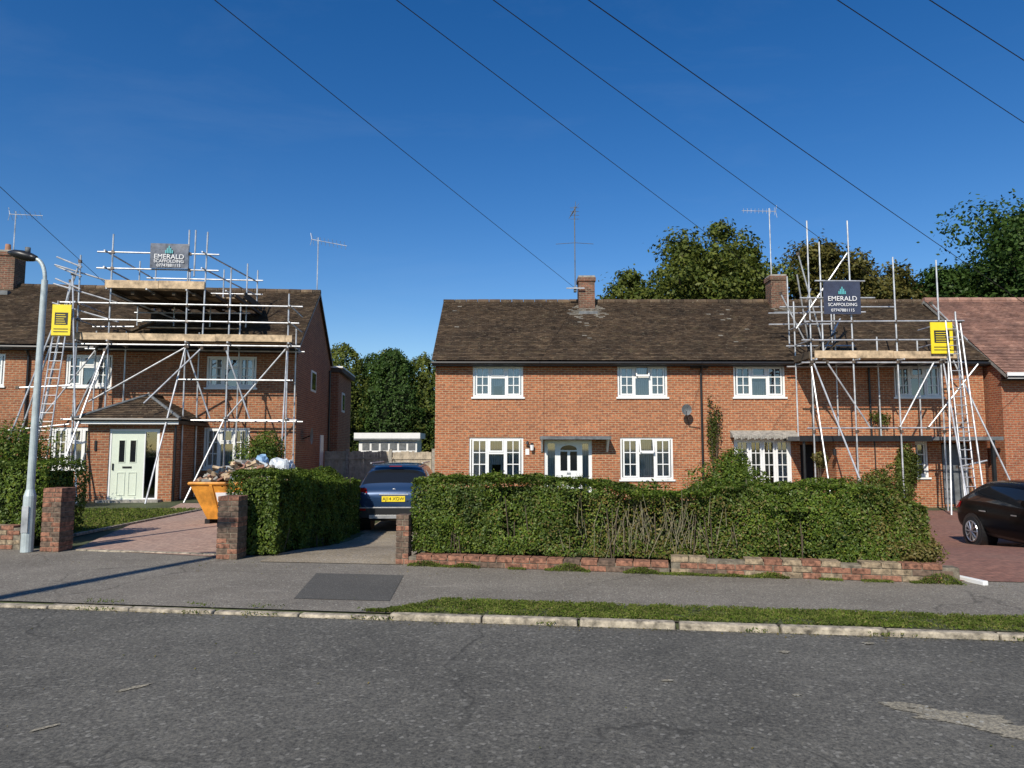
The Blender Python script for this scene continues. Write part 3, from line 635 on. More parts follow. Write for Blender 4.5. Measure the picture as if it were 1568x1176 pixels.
# ------------------------------------------------------------ scaffolding
TR=.026
def coupler(mb,p): mb.obox(p,(.085,.085,.09),Matrix.Rotation(random.uniform(0,1),3,'Z'),M_rust)
def scaffold(name,parent_loc,rotz,build):
    E=empty(name,parent_loc,rotz); t=MB(); w=MB(); build(t,w); t.obj('tubes',E); w.obj('boards',E,bevel=.004); return E
def boards(w,x0,x1,y0,y1,z):
    n=max(1,int((y1-y0)/.235))
    for i in range(n):
        ya=y0+i*.235; x=x0
        while x<x1-.1:
            b=min(x+random.uniform(2.2,3.9),x1); w.box(x+.004,b-.004,ya+.003,ya+.225,z+random.uniform(0,.008),z+.04,M_wood if random.random()<.3 else M_woodD); x=b
def bL(t,w):
    yo,yi=-1.6,-.38
    S=[(-6.35,7.6),(-5.43,8.3),(-3.1,8.5),(-1.84,7.3),(0.02,6.5)]
    for x,top in S:
        lean=random.uniform(-.05,.05)
        t.tube((x,yo,0),(x+lean,yo,top),TR,M_galv); t.tube((x,yi,0),(x+lean*.5,yi,top-.9 if top<7.5 else 5.4),TR,M_galv)
        for z in (2.5,4.88):
            t.tube((x+.05,yo-.25,z),(x+.05,yi+.3,z),TR,M_galv); coupler(t,(x,yo,z))
        for z in (5.55,6.05): coupler(t,(x,yo-.03,z))
        t.box(x-.08,x+.08,yo-.08,yo+.08,0,.02,M_rust)
    for z,y,a,b in ((4.8,yo,-6.9,.4),(4.8,yi,-6.7,.3),(2.45,yo,-6.7,-5.5),(2.45,yo,-3.4,.35),(2.45,yi,-3.2,.3),(5.55,yo-.05,-6.8,.35),(6.08,yo-.05,-6.9,.45),(5.55,yi,-6.5,-5.2),(3.7,yo-.04,-3.3,.2)):
        t.tube((a,y,z+random.uniform(-.02,.02)),(b,y,z+random.uniform(-.02,.02)),TR,M_galv)
    for z in (5.55,6.08): t.tube((.07,yo-.2,z),(.07,yi+.6,z),TR,M_galv); t.tube((-6.4,yo-.2,z),(-6.4,yi+.5,z),TR,M_galv)
    boards(w,-6.45,.12,yo+.02,yi,4.92)
    xx=-6.5
    while xx<.1:
        b=min(xx+random.uniform(1.6,2.9),.15); dz=random.uniform(-.015,.015); w.box(xx+.004,b-.004,yo-.065-random.uniform(0,.01),yo-.028,4.93+dz,5.15+dz,M_wood); xx=b
    yb=1.9
    for x in (-5.5,-4.3,-3.1,-1.9):
        t.tube((x,yo-.2,6.52),(x,yb+.3,6.52),TR,M_galv)
        t.tube((x,.55,5.75),(x,.55,8.0 if x in(-5.5,-1.9) else 6.6),TR,M_galv); t.tube((x,yb,6.5),(x,yb,8.1),TR,M_galv)
    w.box(-5.6,-4.0,yo-.065,yo-.028,6.57,6.82,M_wood); w.box(-3.99,-2.6,yo-.07,yo-.03,6.58,6.83,M_wood); boards(w,-5.55,-2.6,yo+.02,-.4,6.56); boards(w,-5.55,-1.75,-.4,yb,6.56)
    w.box(-5.64,-5.6,yo,yb,6.58,6.8,M_woodD)
    w.box(-1.74,-1.70,-.4,yb,6.58,6.8,M_woodD)
    for k in range(7): w.box(-5.5+k*.62,-5.4+k*.62,yo+.1,yb-.05,6.40,6.49,M_woodD)
    for z in (7.2,7.72):
        t.tube((-5.9,yo,z),(-2.2,yo,z),TR,M_galv); t.tube((-5.6,yo-.2,z),(-5.6,yb,z),TR,M_galv); t.tube((-2.65,yo-.25,z+.02),(-1.9,yb,z-.05),TR,M_galv); t.tube((-5.8,yb,z),(-1.7,yb,z),TR,M_galv)
        for x in (-5.43,-3.1): coupler(t,(x,yo,z))
    t.tube((-2.62,yo,4.9),(-2.58,yo,8.45),TR,M_galv); t.tube((-2.95,yo,7.0),(-2.95,yo,8.5),TR,M_galv)
    for z,a,b in ((6.15,-5.5,-1.7),(5.85,-5.4,-1.9)): t.tube((a,.3,z),(b,.3,z+.05),TR,M_galv)
    t.tube((-5.43,yo,6.4),(-4.0,.9,5.9),TR,M_galv)
    w.box(-5.3,-2.0,.2,.42,5.62,5.66,M_wood); w.obox((-5.0,-.3,5.55),(.9,.22,.05),Matrix.Rotation(R(-25),3,'Y'),M_woodD)
    for a,b in (((-3.05,yo-.06,4.75),(-5.9,yo-.06,3.0)),((-3.1,yo,4.7),(-2.3,yo,2.5)),((-1.84,yo+.05,2.5),(0,yo+.05,4.8)),((-6.3,yo-.05,2.5),(-5.4,yo-.05,4.8)),
                ((-3.1,yo-.05,4.75),(-3.45,-3.3,0)),((-5.5,yo-.05,4.6),(-6.0,-3.4,0)),((0.0,yo-.05,4.7),(.2,-3.1,0)),((-1.84,yo-.05,2.5),(-2.5,-3.0,.0)),
                ((-6.4,yo,7.4),(-8.35,-1.7,.0)),((-6.6,yo,7.0),(-5.5,-2.9,.0)),((-6.95,-1.0,6.9),(-7.3,-2.2,0)),((-7.0,yo,5.6),(-7.9,-2.2,1.6)),
                ((-6.35,yi,4.8),(-7.9,yi-.2,2.4)),((-7.6,-1.6,0),(-6.7,-1.4,6.9)),((-8.1,-1.9,2.1),(-6.3,-1.9,2.3)),((-7.9,-1.8,3.4),(-6.3,-1.7,3.5)),((-2.6,yo-.1,4.7),(-3.9,-2.6,2.9)),((-1.9,yo,4.7),(-1.1,yo,2.5))):
        t.tube(a,b,TR,M_galv); coupler(t,a)
    for z in (5.8,6.4,7.0): t.tube((-7.1,yo-.1,z+.25),(-5.3,yo+.3,z-.25),TR,M_galv)
    for z in (6.7,7.1,7.4): t.tube((-7.25,-1.3,z+.2),(-6.2,-1.9,z-.25),TR,M_galv)
    for s in (0,.36): t.tube((-7.0+s,-2.6,0),(-6.9+s,-1.75,6.1),.022,M_galv)
    for k in range(22): q=k/22; t.tube((-7.0+.1*q,-2.6+.85*q,.25+5.8*q),(-6.64+.1*q,-2.6+.85*q,.25+5.8*q),.014,M_galv,6)
SL=scaffold('scaffolding',LX,ROT,bL)
def bR(t,w):
    yo,yi=-1.6,-.38
    S=[(9.5,8.9),(10.85,8.9),(12.25,7.7),(13.6,7.6)]
    for x,top in S:
        l=random.uniform(-.04,.04)
        t.tube((x,yo,-.38 if x in(9.5,13.6) else 0 ),(x+l,yo,top),TR,M_galv); t.tube((x,yi,1.95),(x,yi,top-2.4),TR,M_galv)
        t.tube((x+.05,yo-.3,4.36),(x+.05,yi+.3,4.36),TR,M_galv)
        for z in (4.3,5.0,5.6,2.1): coupler(t,(x,yo-.03,z))
    for z,y,a,b in ((4.3,yo,9.2,14.4),(4.3,yi,9.2,14.2),(5.0,yo-.05,9.2,14.3),(5.6,yo-.05,9.3,14.4),(2.2,yo,9.3,14.6),(5.0,yi,9.2,11.5),(6.35,yo-.04,9.2,11.6),(5.9,yo,9.3,11.3),(6.9,yo-.04,9.7,11.3),(6.3,.6,9.0,11.3),(5.9,.6,9.0,11.2),(6.35,-.2,9.1,13.0)):
        t.tube((a,y,z+random.uniform(-.02,.02)),(b,y,z+random.uniform(-.02,.02)),TR,M_galv)
    boards(w,9.5,14.15,yo+.02,yi,4.4); w.box(9.6,12.1,yo-.065,yo-.028,4.42,4.66,M_wood); w.box(12.11,14.2,yo-.07,yo-.03,4.41,4.64,M_wood); w.box(9.44,9.48,yo,yi,4.42,4.64,M_woodD)
    for z in (5.0,5.6): t.tube((13.95,yo-.2,z),(13.95,yi+.5,z),TR,M_galv); t.tube((9.5,yo-.2,z),(9.5,yi+.5,z),TR,M_galv)
    for a,b in (((9.55,yo-.05,4.3),(10.3,-3.6,-.38)),((9.5,yo,4.2),(9.4,-3.0,-.38)),((10.0,yo,4.3),(11.3,yo,2.2)),((12.2,yo,2.2),(13.4,yo,4.3)),((13.7,yo,4.3),(13.0,-3.6,-.38)),((13.9,yo,5.4),(12.9,-2.9,-.38)),
                ((14.0,yo,4.4),(15.3,-2.6,-.38)),((14.3,yo,5.6),(14.0,-2.8,-.38)),((13.4,yo,6.2),(14.5,yo,5.0)),((9.3,yo-.3,6.2),(10.6,.8,7.2)),((9.2,-1.2,5.4),(10.9,-1.4,7.9)),((10.2,.2,5.2),(9.6,-.5,7.4)),((9.9,yo,4.4),(9.9,yo,8.2)),
                ((9.1,-.3,6.8),(9.9,-.2,5.2)),((9.5,-.9,8.0),(10.3,-.7,5.0)),((10.0,-1.0,4.4),(11.0,-.5,5.9)),((9.7,.6,5.0),(9.7,.6,7.6)),((11.2,.6,5.2),(11.2,.6,7.4)),((13.1,yo,2.2),(14.6,-1.9,4.2)),((14.0,-2.0,-.38),(14.1,-1.7,5.9)),((13.6,-2.2,1.0),(14.5,-2.2,1.2))):
        t.tube(a,b,TR,M_galv); coupler(t,a)
    for s in (0,.34): t.tube((13.35+s,-2.9,-.38),(13.75+s,-1.75,5.6),.022,M_galv)
    for k in range(21): q=k/21; t.tube((13.35+.4*q,-2.9+1.15*q,-.1+5.7*q),(13.69+.4*q,-2.9+1.15*q,-.1+5.7*q),.014,M_galv,6)
    w.obox((10.2,-.9,5.0),(1.2,.22,.04),Matrix.Rotation(R(-38),3,'Y'),M_woodD); w.obox((10.7,-.7,5.0),(1.1,.22,.04),Matrix.Rotation(R(-50),3,'Y'),M_woodD)
SR=scaffold('scaffolding',(0,24,0),0,bR)
def banner(x0,x1,z0,z1,y,loc,rotz,mat):
    E=empty('scaffolding_banner',loc,rotz); mb=MB(); n=14;k=mb.mi(mat); W=x1-x0
    for i in range(n+1):
        x=x0+W*i/n
        for j in range(7):
            z=z0+(z1-z0)*j/6; mb.v.append((x,y+.02*noise.noise(Vector((x*2.5,z*3,x0))),z))
    for i in range(n):
        for j in range(6):
            q=i*7+j; mb.f.append((q,q+7,q+8,q+1)); mb.m.append(k)
    mb.obj('sheet',E,smooth=True)
    cx=(x0+x1)/2; yy=y-.03
    text('EMERALD',W*.185,(cx,yy,z0+(z1-z0)*.46),M_txt,E); text('SCAFFOLDING',W*.12,(cx,yy,z0+(z1-z0)*.28),M_txt,E); text('07747881115',W*.115,(cx,yy,z0+(z1-z0)*.11),M_txt,E)
    g=MB()
    for i,h in enumerate((.10,.17,.24,.17,.10)):
        g.box(cx-.12+i*.05,cx-.085+i*.05,yy-.003,yy+.003,z0+(z1-z0)*.6,z0+(z1-z0)*.6+h,M_teal)
    g.obj('logo',E)
banner(-4.28,-3.12,7.22,8.02,-1.68,LX,ROT,M_grey)
banner(9.92,11.1,5.82,6.88,-1.72,(0,24,0),0,M_navy)
def ysign(x0,x1,z0,z1,y,loc,rotz):
    E=empty('scaffold_warning_sign',loc,rotz); mb=MB()
    mb.box(x0,x1,y-.012,y+.012,z0,z1,M_yellow); mb.box(x0+(x1-x0)*.15,x1-(x1-x0)*.15,y-.016,y-.0125,z0+(z1-z0)*.34,z0+(z1-z0)*.74,M_txtK)
    for k in range(5): mb.box(x0+(x1-x0)*.22,x1-(x1-x0)*(.25+.05*(k%3)),y-.019,y-.0165,z0+(z1-z0)*(.38+k*.07),z0+(z1-z0)*(.40+k*.07),M_yellow)
    for k in range(2): mb.box(x0+(x1-x0)*.12,x1-(x1-x0)*.12,y-.016,y-.0125,z0+(z1-z0)*(.10+k*.09),z0+(z1-z0)*(.13+k*.09),M_txtK)
    mb.obj('panel',E,bevel=.01)
ysign(-6.95,-6.4,5.0,5.95,-1.95,LX,ROT)
ysign(13.25,13.95,4.55,5.55,-1.75,(0,24,0),0)

# ------------------------------------------------------------ lamp, pole, cables
E=empty('street_lamp',(-7.46,11.1,0)); mb=MB()
mb.tube((0,0,0),(0,0,.85),.088,M_lamp,16); mb.tube((0,0,.85),(0,0,.95),.088,M_lamp,16,.06); mb.tube((0,0,.95),(.03,0,4.25),.056,M_lamp,16,.046)
pts=[(.03,0,4.25)]
for i in range(10):
    t=math.pi/2*i/9; pts.append((.03-.17*(1-math.cos(t)),0,4.25+.34*math.sin(t)))
pts.append((-.20,0,4.61)); mb.path(pts,.030,M_lamp,10)
mb.box(-.05,.05,-.095,-.084,.3,.7,M_galv)
mb.obj('column',E)
h=MB(); prf=[(-.12,.045,.04),(-.19,.085,.065),(-.31,.13,.085),(-.45,.12,.07),(-.56,.05,.03)]
k=h.mi(M_black)
for (x,w,hh) in prf:
    for i in range(12):
        t=2*math.pi*i/12; h.v.append((x,math.cos(t)*w,4.60-x*.2-.02+math.sin(t)*hh))
for i in range(4):
    for j in range(12):
        a=i*12+j;b=i*12+(j+1)%12; h.f.append((a,b,b+12,a+12)); h.m.append(k)
h.f.append(tuple(range(12))); h.m.append(k); h.f.append(tuple(range(48,60))); h.m.append(k)
h.tube((-.27,0,4.68),(-.27,0,4.78),.04,M_lead,8)
h.obj('lantern_head',E,smooth=True)
E=empty('telegraph_pole',(-8.1,1.2,0)); mb=MB(); mb.tube((0,0,-.1),(0,0,8.8),.15,M_pole,12,.10); mb.box(-.5,.5,-.05,.05,8.45,8.55,M_pole)
for z in (2.5,3,3.5,4,4.5,5,5.5,6,6.5): mb.tube((-.2,0,z),(.2,0,z),.012,M_galv,6)
mb.obj('pole',E)
mb=MB(); P0=Vector((-8.1,1.2,8.6))
for tgt,sag in (((2.46,27.3,7.8),-.02),((10.2,27.2,7.95),.0),((14.95,27.3,7.62),-.1),((18.6,23.2,5.2),.10),((25.9,24,7.3),.0),((30.6,24,6.5),.0),((-13.4,23.3,6.9),.05),((-20,-25,8),.5)):
    T=Vector(tgt); pr=P0
    for i in range(1,33):
        q=i/32; p=P0.lerp(T,q); p.z-=max(sag,.01)*4*q*(1-q); mb.tube(pr,p,.0075,M_txtK,5,cap=False); pr=p
mb.obj('overhead_cables')

# ------------------------------------------------------------ walls / piers
MORT=plain('old_mortar',(.20,.17,.125),.95,noise_amt=.5,nscale=9,bump=.4)
WB=plain('wall_brick_red',(.28,.13,.08),.9,noise_amt=.6,nscale=14,bump=.5)
WD=plain('wall_brick_dark',(.15,.10,.07),.9,noise_amt=.5,nscale=14,bump=.5)
WP=plain('wall_stone_buff',(.31,.235,.15),.9,noise_amt=.55,nscale=14,bump=.5)
def low_wall(name,p0,p1,h0,h1,th,mats,zb=-.1,rough=.3):
    p0=Vector(p0);p1=Vector(p1);L=(p1-p0).length; ang=math.atan2((p1-p0).y,(p1-p0).x)
    mb=MB(); n=int(L/.225)
    rows=int(max(h0,h1)/.075+.5)
    for r in range(rows+1):
        z0=r*.075; off=.1125*(r%2)
        for i in range(-1,n+1):
            a=i*.225+off;b=a+.215
            if b>L or a<0: continue
            hh=h0+(h1-h0)*a/L
            if z0+.04>hh: continue
            top=z0+.15>hh
            if top and random.random()<rough: continue
            mb.obox(((a+b)/2,th/2+random.uniform(-.004,.004),z0+.033),(.214,th,.066),Matrix.Rotation(random.uniform(-.01,.01)*(1.5 if top else .5),3,'Z'),random.choice(mats))
    mb.box(0,L,.010,th-.010,zb,max(.03,min(h0,h1)-.05),MORT)
    return mb.obj(name,loc=(p0.x,p0.y,0),rotz=ang,bevel=.006)
low_wall('garden_wall',(-1.42,9.88),(2.0,9.19),.16,.16,.22,[WB,WB,WD,WB],rough=.04)
low_wall('garden_wall',(2.02,9.186),(5.28,8.53),.23,.23,.22,[WP,WB,WD,WP,WB],rough=.10)
def pier(name,x,y,w,h,rz):
    mb=MB()
    nrow=int(h/.075)
    for r in range(nrow):
        z=r*.075; m1=WB if r<3 and random.random()<.7 else random.choice([WD,WD,WB])
        j=random.uniform(-.003,.003)
        s=w*.5 if r%2 else w*.66
        for (xa,xb,ya,yb) in ((-w/2,-w/2+s-.005,-w/2,w/2),(-w/2+s+.005,w/2,-w/2,w/2)):
            mb.box(xa+j,xb+j,ya,yb,z+.005,z+.07,random.choice([m1,WD,WB]))
    mb.box(-w/2+.008,w/2-.008,-w/2+.008,w/2-.008,-.1,nrow*.075-.01,MORT)
    mb.obj(name,loc=(x,y,0),rotz=rz,bevel=.006)
pier('brick_pier',-4.08,10.5,.31,.93,R(-4)); pier('brick_pier',-7.1,11.25,.31,.98,R(-6)); pier('brick_pier',-1.5,10.02,.18,.70,R(-8))
low_wall('garden_wall',(-13,12.0),(-7.75,11.35),.38,.38,.22,[WP,WP,WB],rough=0)

# ------------------------------------------------------------ hedges & plants
def hedge(name,p0,p1,W,hf,n,size,mat,zlow=.1,holes=None,amp=.12,dry=None,seed=0,twigs=7):
    E=empty(name); p0=Vector(p0);p1=Vector(p1); d=(p1-p0);L=d.length;d/=L; nr=Vector((-d.y,d.x))
    hm=sum(hf(L*i/10) for i in range(11))/11
    areas=[L*hm,L*hm*.35,L*W,W*hm,W*hm]; tot=sum(areas); c=np.cumsum(areas)/tot
    P=[];Q=[];mi=[]
    for _ in range(n):
        r=random.random(); s=random.uniform(0,L); w=random.uniform(0,W)
        if r<c[0]: w=0; nv=(0,-1,0)
        elif r<c[1]: w=W; nv=(0,1,0)
        elif r<c[2]: nv=(0,0,1)
        elif r<c[3]: s=0; nv=(-1,0,0)
        else: s=L; nv=(1,0,0)
        h=hf(s); z=h if nv[2] else random.uniform(zlow,h)
        q=Vector((s,w,z))+Vector((seed,0,0))
        if holes and nv[2]==0 and random.random()<holes(s,z): continue
        a=amp*(noise.noise(q*1.6)*1.1+noise.noise(q*4.5)*.8)-abs(random.gauss(0,.05))
        if random.random()<.03: a+=random.random()*.09
        if nv[2]: a*=.6
        lx,ly,lz=s+nv[0]*a,w+nv[1]*a,z+nv[2]*a
        if z>h-.12 and nv[2]==0: ly+= -nv[1]*(z-h+.12)*.5; lx-=nv[0]*(z-h+.12)*.5
        if nv[1]==-1 and z<.35: ly+=(.35-z)*.3*(0.5+noise.noise(q*3))
        if nv[1]==-1 and holes: ly+=.28*holes(s,z)
        pt=p0+d*lx+nr*ly; x,y=pt; P.append((x,y,lz+H(x,y)))
        Q.append((d.x*nv[0]+nr.x*nv[1],d.y*nv[0]+nr.y*nv[1],nv[2]+.25))
        mi.append(1 if (dry and random.random()<dry(s,z)) else 0)
    leafmesh('foliage',P,Q,size,mat,E,jit=.55,mats=[mat,M_hedgeB],mi=mi)
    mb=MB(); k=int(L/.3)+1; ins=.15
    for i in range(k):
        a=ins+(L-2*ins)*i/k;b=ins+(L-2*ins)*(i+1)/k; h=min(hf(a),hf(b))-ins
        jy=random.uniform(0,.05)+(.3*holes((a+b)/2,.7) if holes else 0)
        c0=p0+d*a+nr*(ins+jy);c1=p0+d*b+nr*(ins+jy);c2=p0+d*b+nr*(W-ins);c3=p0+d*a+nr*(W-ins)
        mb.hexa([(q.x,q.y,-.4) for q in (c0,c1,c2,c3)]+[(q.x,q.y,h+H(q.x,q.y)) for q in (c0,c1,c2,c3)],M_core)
    for i in range(int(L*twigs)):
        s=random.uniform(0,L); q=p0+d*s+nr*random.uniform(.06,.2); z1=random.uniform(.3,hf(s)*.8)
        mb.tube((q.x,q.y,0+H(q.x,q.y)),(q.x+random.uniform(-.12,.12),q.y+random.uniform(-.05,.08),z1),.007,M_bark,5)
    mb.obj('stems',E); return E
def hfm(s): return 1.17-.05*ss(2.0,2.9,s)-.13*math.exp(-((s-3.5)/.7)**2)+.04*noise.noise(Vector((s*1.1,2,0)))+.04*noise.noise(Vector((s*4,5,0)))-.26*ss(6.0,6.7,s)
def holes(s,z): return .85*math.exp(-((s-3.3)/.95)**2)*math.exp(-((z-.62)/.36)**2)+.5*math.exp(-((s-1.4)/.16)**2)*(z>.4)+.5*math.exp(-((s-2.35)/.13)**2)*(z>.25)+.4*math.exp(-((s-5.1)/.25)**2)*(z<.8)
def dry(s,z): return .05+.5*math.exp(-((s-3.3)/1.1)**2)*(z<.95)+.4*ss(5.6,6.6,s)
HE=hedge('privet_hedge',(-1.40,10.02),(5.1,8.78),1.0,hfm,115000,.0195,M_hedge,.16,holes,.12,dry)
mb=MB()
for i in range(110):
    s=random.gauss(3.3,.6); base=Vector((-1.40,10.02))+Vector((.982,-.187))*s
    x,y=base.x,base.y+random.uniform(-.02,.25); z=random.uniform(.12,.6)
    mb.tube((x,y,z),(x+random.uniform(-.16,.16),y+random.uniform(-.08,.02),z+random.uniform(.15,.5)),.0042,M_twig,5,.002)
for i in range(90):
    s=random.uniform(.2,6.3); base=Vector((-1.40,10.02))+Vector((.982,-.187))*s
    x,y=base.x+random.uniform(0,.1),base.y+random.uniform(.1,.8); z=hfm(s)-.05+H(x,y); mb.tube((x,y,z),(x+random.uniform(-.03,.03),y,z+random.uniform(.05,.14)),.003,M_twig,4,.001)
mb.obj('bare_twigs',HE)
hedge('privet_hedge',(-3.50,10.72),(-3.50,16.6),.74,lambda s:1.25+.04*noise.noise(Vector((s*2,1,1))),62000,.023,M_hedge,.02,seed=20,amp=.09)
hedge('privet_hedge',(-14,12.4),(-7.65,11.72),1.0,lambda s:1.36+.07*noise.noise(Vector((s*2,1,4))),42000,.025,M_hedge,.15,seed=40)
def bush(name,c,r,n,size,mat,lumps=7,seed=0):
    E=empty(name); rr=random.Random(seed); P=[];Q=[]; L=[]
    for i in range(lumps):
        a=rr.uniform(0,6.28); L.append((c[0]+math.cos(a)*r[0]*.45*rr.random()*1.4,c[1]+math.sin(a)*r[1]*.45,c[2]+rr.uniform(-.35,.45)*r[2],rr.uniform(.45,.75)))
    for i in range(n):
        l=L[i%lumps]; v=Vector((rr.gauss(0,1),rr.gauss(0,1),rr.gauss(0,1))).normalized()
        k=l[3]*(1-abs(rr.gauss(0,.16)))*(1+.25*noise.noise(v*3+Vector((i%lumps,0,0))))
        P.append((l[0]+v.x*r[0]*k,l[1]+v.y*r[1]*k,l[2]+v.z*r[2]*k)); Q.append((v.x,v.y,v.z+.3))
    leafmesh('foliage',P,Q,size,mat,E,jit=.6)
    g=H(c[0],c[1]); mb=MB()
    for i in range(5):
        l=L[i%lumps]; mb.tube((c[0]+rr.uniform(-.05,.05),c[1],g),(l[0],l[1],l[2]),.02,M_bark,6,.006)
    mb.obj('stems',E); return E
bush('garden_shrub',(-7.25,20.8,1.15),(.85,.7,.95),9000,.035,M_hedge,seed=3)
bush('garden_shrub',(-13.2,18.5,1.3),(1.6,.9,1.0),8000,.04,M_hedge,seed=4)
bush('garden_shrub',(5.0,16.5,.55),(1.05,.8,.72),9000,.035,M_hedge,seed=5)
bush('garden_shrub',(6.6,21.8,.9),(.7,.5,.8),4000,.04,M_hedge,seed=6)
bush('garden_shrub',(4.95,9.25,.50),(.66,.42,.50),9000,.019,M_hedgeB,seed=7)
bush('garden_shrub',(5.0,9.0,.26),(.45,.35,.28),3500,.02,M_hedgeB,seed=17)
bush('garden_shrub',(7.7,14.5,.45),(.55,.5,.9),3500,.03,M_tree,seed=8)
bush('garden_shrub',(10.4,20.5,.4),(.6,.5,.7),3500,.035,M_tree,seed=9)
bush('climbing_plant',(12.5,22.65,.8),(.45,.2,1.1),3500,.04,M_tree,seed=10)
bush('climbing_plant',(6.75,23.8,2.2),(.26,.1,1.2),1000,.04,M_tree,seed=11)
bush('climbing_plant',(12.3,23.8,2.6),(.4,.12,.3),400,.04,M_tree,seed=12)
bush('hanging_basket',(9.6,22.3,1.2),(.25,.22,.3),1200,.03,M_hedgeB,seed=13)
bush('garden_shrub',(2.2,11.6,.6),(.5,.4,.5),2500,.03,M_hedge,seed=14)

# ------------------------------------------------------------ trees
def tree(name,x,y,ht,cr,ch,nl,size,mat,seed,lumps=38,trunk=.35,top=0):
    E=empty(name,(x,y,-.4)); rr=random.Random(seed); cz=ht-ch/2; P=[];Q=[];mb=MB()
    mb.tube((0,0,0),(.1,.05,cz),trunk,M_bark,10,trunk*.45); L=[]
    for i in range(lumps):
        v=Vector((rr.gauss(0,1),rr.gauss(0,1),rr.gauss(0,1))).normalized()*rr.uniform(.25,.86)
        lr=cr*rr.uniform(.18,.36)
        tp=(1-top*(v.z*.5+.5)); L.append((v.x*cr*tp,v.y*cr*tp,cz+v.z*ch/2,lr*(.6+.4*tp)))
        l=L[-1]; mb.tube((.05,.02,min(cz,max(ht*.25,l[2]-cr*.6))),(l[0],l[1],l[2]),trunk*.28,M_bark,6,.03)
    for i in range(nl):
        l=L[i%lumps]; v=Vector((rr.gauss(0,1),rr.gauss(0,1),rr.gauss(0,1))).normalized()
        k=l[3]*(1-abs(rr.gauss(0,.26)))*(1+.6*noise.noise(v*2.6+Vector((i%lumps,seed,0))))
        if rr.random()<.07: k*=1.3
        P.append((l[0]+v.x*k,l[1]+v.y*k,l[2]+v.z*k*.8)); Q.append((v.x,v.y,v.z+.4))
    leafmesh('crown',P,Q,size,mat,E,jit=.6); mb.obj('trunk_and_limbs',E); return E
tree('oak_tree',11.6,45,15.6,5.0,10,40000,.14,M_tree,1,70)
tree('oak_tree',15.0,47,17.7,4.2,10,32000,.14,M_tree,2,56)
tree('oak_tree',7.6,44,14.0,3.6,9,26000,.13,M_tree,9,46)
tree('copper_tree',21.6,48,17.9,4.3,11,34000,.14,M_treeB,3,56)
tree('oak_tree',26.2,50,16.2,3.7,9,22000,.15,M_treeB,5,42)
tree('pine_tree',37.0,50,21.6,8.2,18,76000,.16,M_conif,4,125,.45,.3)
tree('oak_tree',31.0,52,16.2,3.2,9,18000,.15,M_conif,6,38)
def conifer(name,x,y,h,r,n,mat,seed):
    E=empty(name,(x,y,-.4)); rr=random.Random(seed); P=[];Q=[]
    for i in range(n):
        t=rr.random()**.9; a=rr.uniform(0,6.283); pf=min(1,1.15*(1-t)**.36)
        q=Vector((math.cos(a)*1.6,math.sin(a)*1.6,t*h*.55+seed))
        k=r*pf*(1+.34*noise.noise(q)+.38*noise.noise(q*2.7))-abs(rr.gauss(0,.16))
        if rr.random()<.06: k+=rr.random()*.35
        P.append((math.cos(a)*k,math.sin(a)*k,t*h+.5*noise.noise(q*2)+.3*noise.noise(q*5))); Q.append((math.cos(a),math.sin(a),.6))
    leafmesh('crown',P,Q,.085,mat,E,jit=.6)
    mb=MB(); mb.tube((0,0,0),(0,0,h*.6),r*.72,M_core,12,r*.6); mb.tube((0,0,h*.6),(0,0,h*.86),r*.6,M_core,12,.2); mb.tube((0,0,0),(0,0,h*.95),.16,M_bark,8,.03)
    mb.obj('trunk',E)
for i,(x,y,h,r) in enumerate([(-15.0,48,8.0,2.6),(-12.7,47,7.9,2.4),(-11.0,46,8.5,2.2),(-9.3,47,8.0,2.2),(-7.6,46,8.2,2.2),(-5.9,47,7.9,2.1),(-4.2,47,7.3,2.1),(-2.4,48,7.1,2.1),(-8.5,49,8.7,2.0)]):
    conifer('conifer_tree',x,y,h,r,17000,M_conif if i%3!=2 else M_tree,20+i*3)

# ------------------------------------------------------------ fence, outbuilding
E=empty('wooden_fence',(0,0,0)); mb=MB()
x=-8.7
while x<-3.2:
    top=1.42+.03*random.random(); mb.box(x-.06,x+.06,29.9,30.05,-.4,top+.1,M_conc)
    for k in range(14): a=x+.07+k*.118; mb.box(a,a+.112,29.96+random.uniform(0,.02),30.0,-.3,top+random.uniform(-.03,.03),M_fence)
    mb.box(x+.06,x+1.72,29.93,29.955,.3,.38,M_fence); mb.box(x+.06,x+1.72,29.93,29.955,1.1,1.18,M_fence); x+=1.8
mb.obj('panels',E)
E=empty('garden_outbuilding',(0,0,0)); mb=MB(); mb.box(-8.7,-5.4,40.5,42.5,-.4,2.10,M_white); mb.box(-8.95,-5.2,40.3,42.7,2.101,2.42,M_white); mb.box(-8.95,-5.2,40.29,40.299,2.0,2.10,M_lead)
for k in range(6): mb.box(-8.5+k*.52,-8.1+k*.52,40.47,40.499,1.45,1.85,M_lead)
mb.obj('walls_and_roof',E)

# ------------------------------------------------------------ skip
E=empty('rubble_skip',(-5.78,15.6,0)); mb=MB()
L0,L1,w0,w1,hz=.62,.95,.5,.68,.85
A=[(-L0,-w0,.1),(L0,-w0,.1),(L0,w0,.1),(-L0,w0,.1)];B=[(-L1,-w1,hz),(L1,-w1,hz),(L1,w1,hz),(-L1,w1,hz)]
for i in range(4):
    j=(i+1)%4; mb.poly([A[i],A[j],B[j],B[i]],M_skip)
mb.poly(A,M_skip)
for i in range(4):
    j=(i+1)%4; mb.tube(B[i],B[j],.035,M_skip,6)
for x in (-.5,0,.5):
    mb.hexa([(x*.75-.03,-w0-.03,.12),(x*.75+.03,-w0-.03,.12),(x*.75+.03,-w0,.12),(x*.75-.03,-w0,.12),(x-.03,-w1-.03,hz),(x+.03,-w1-.03,hz),(x+.03,-w1,hz),(x-.03,-w1,hz)],M_skip)
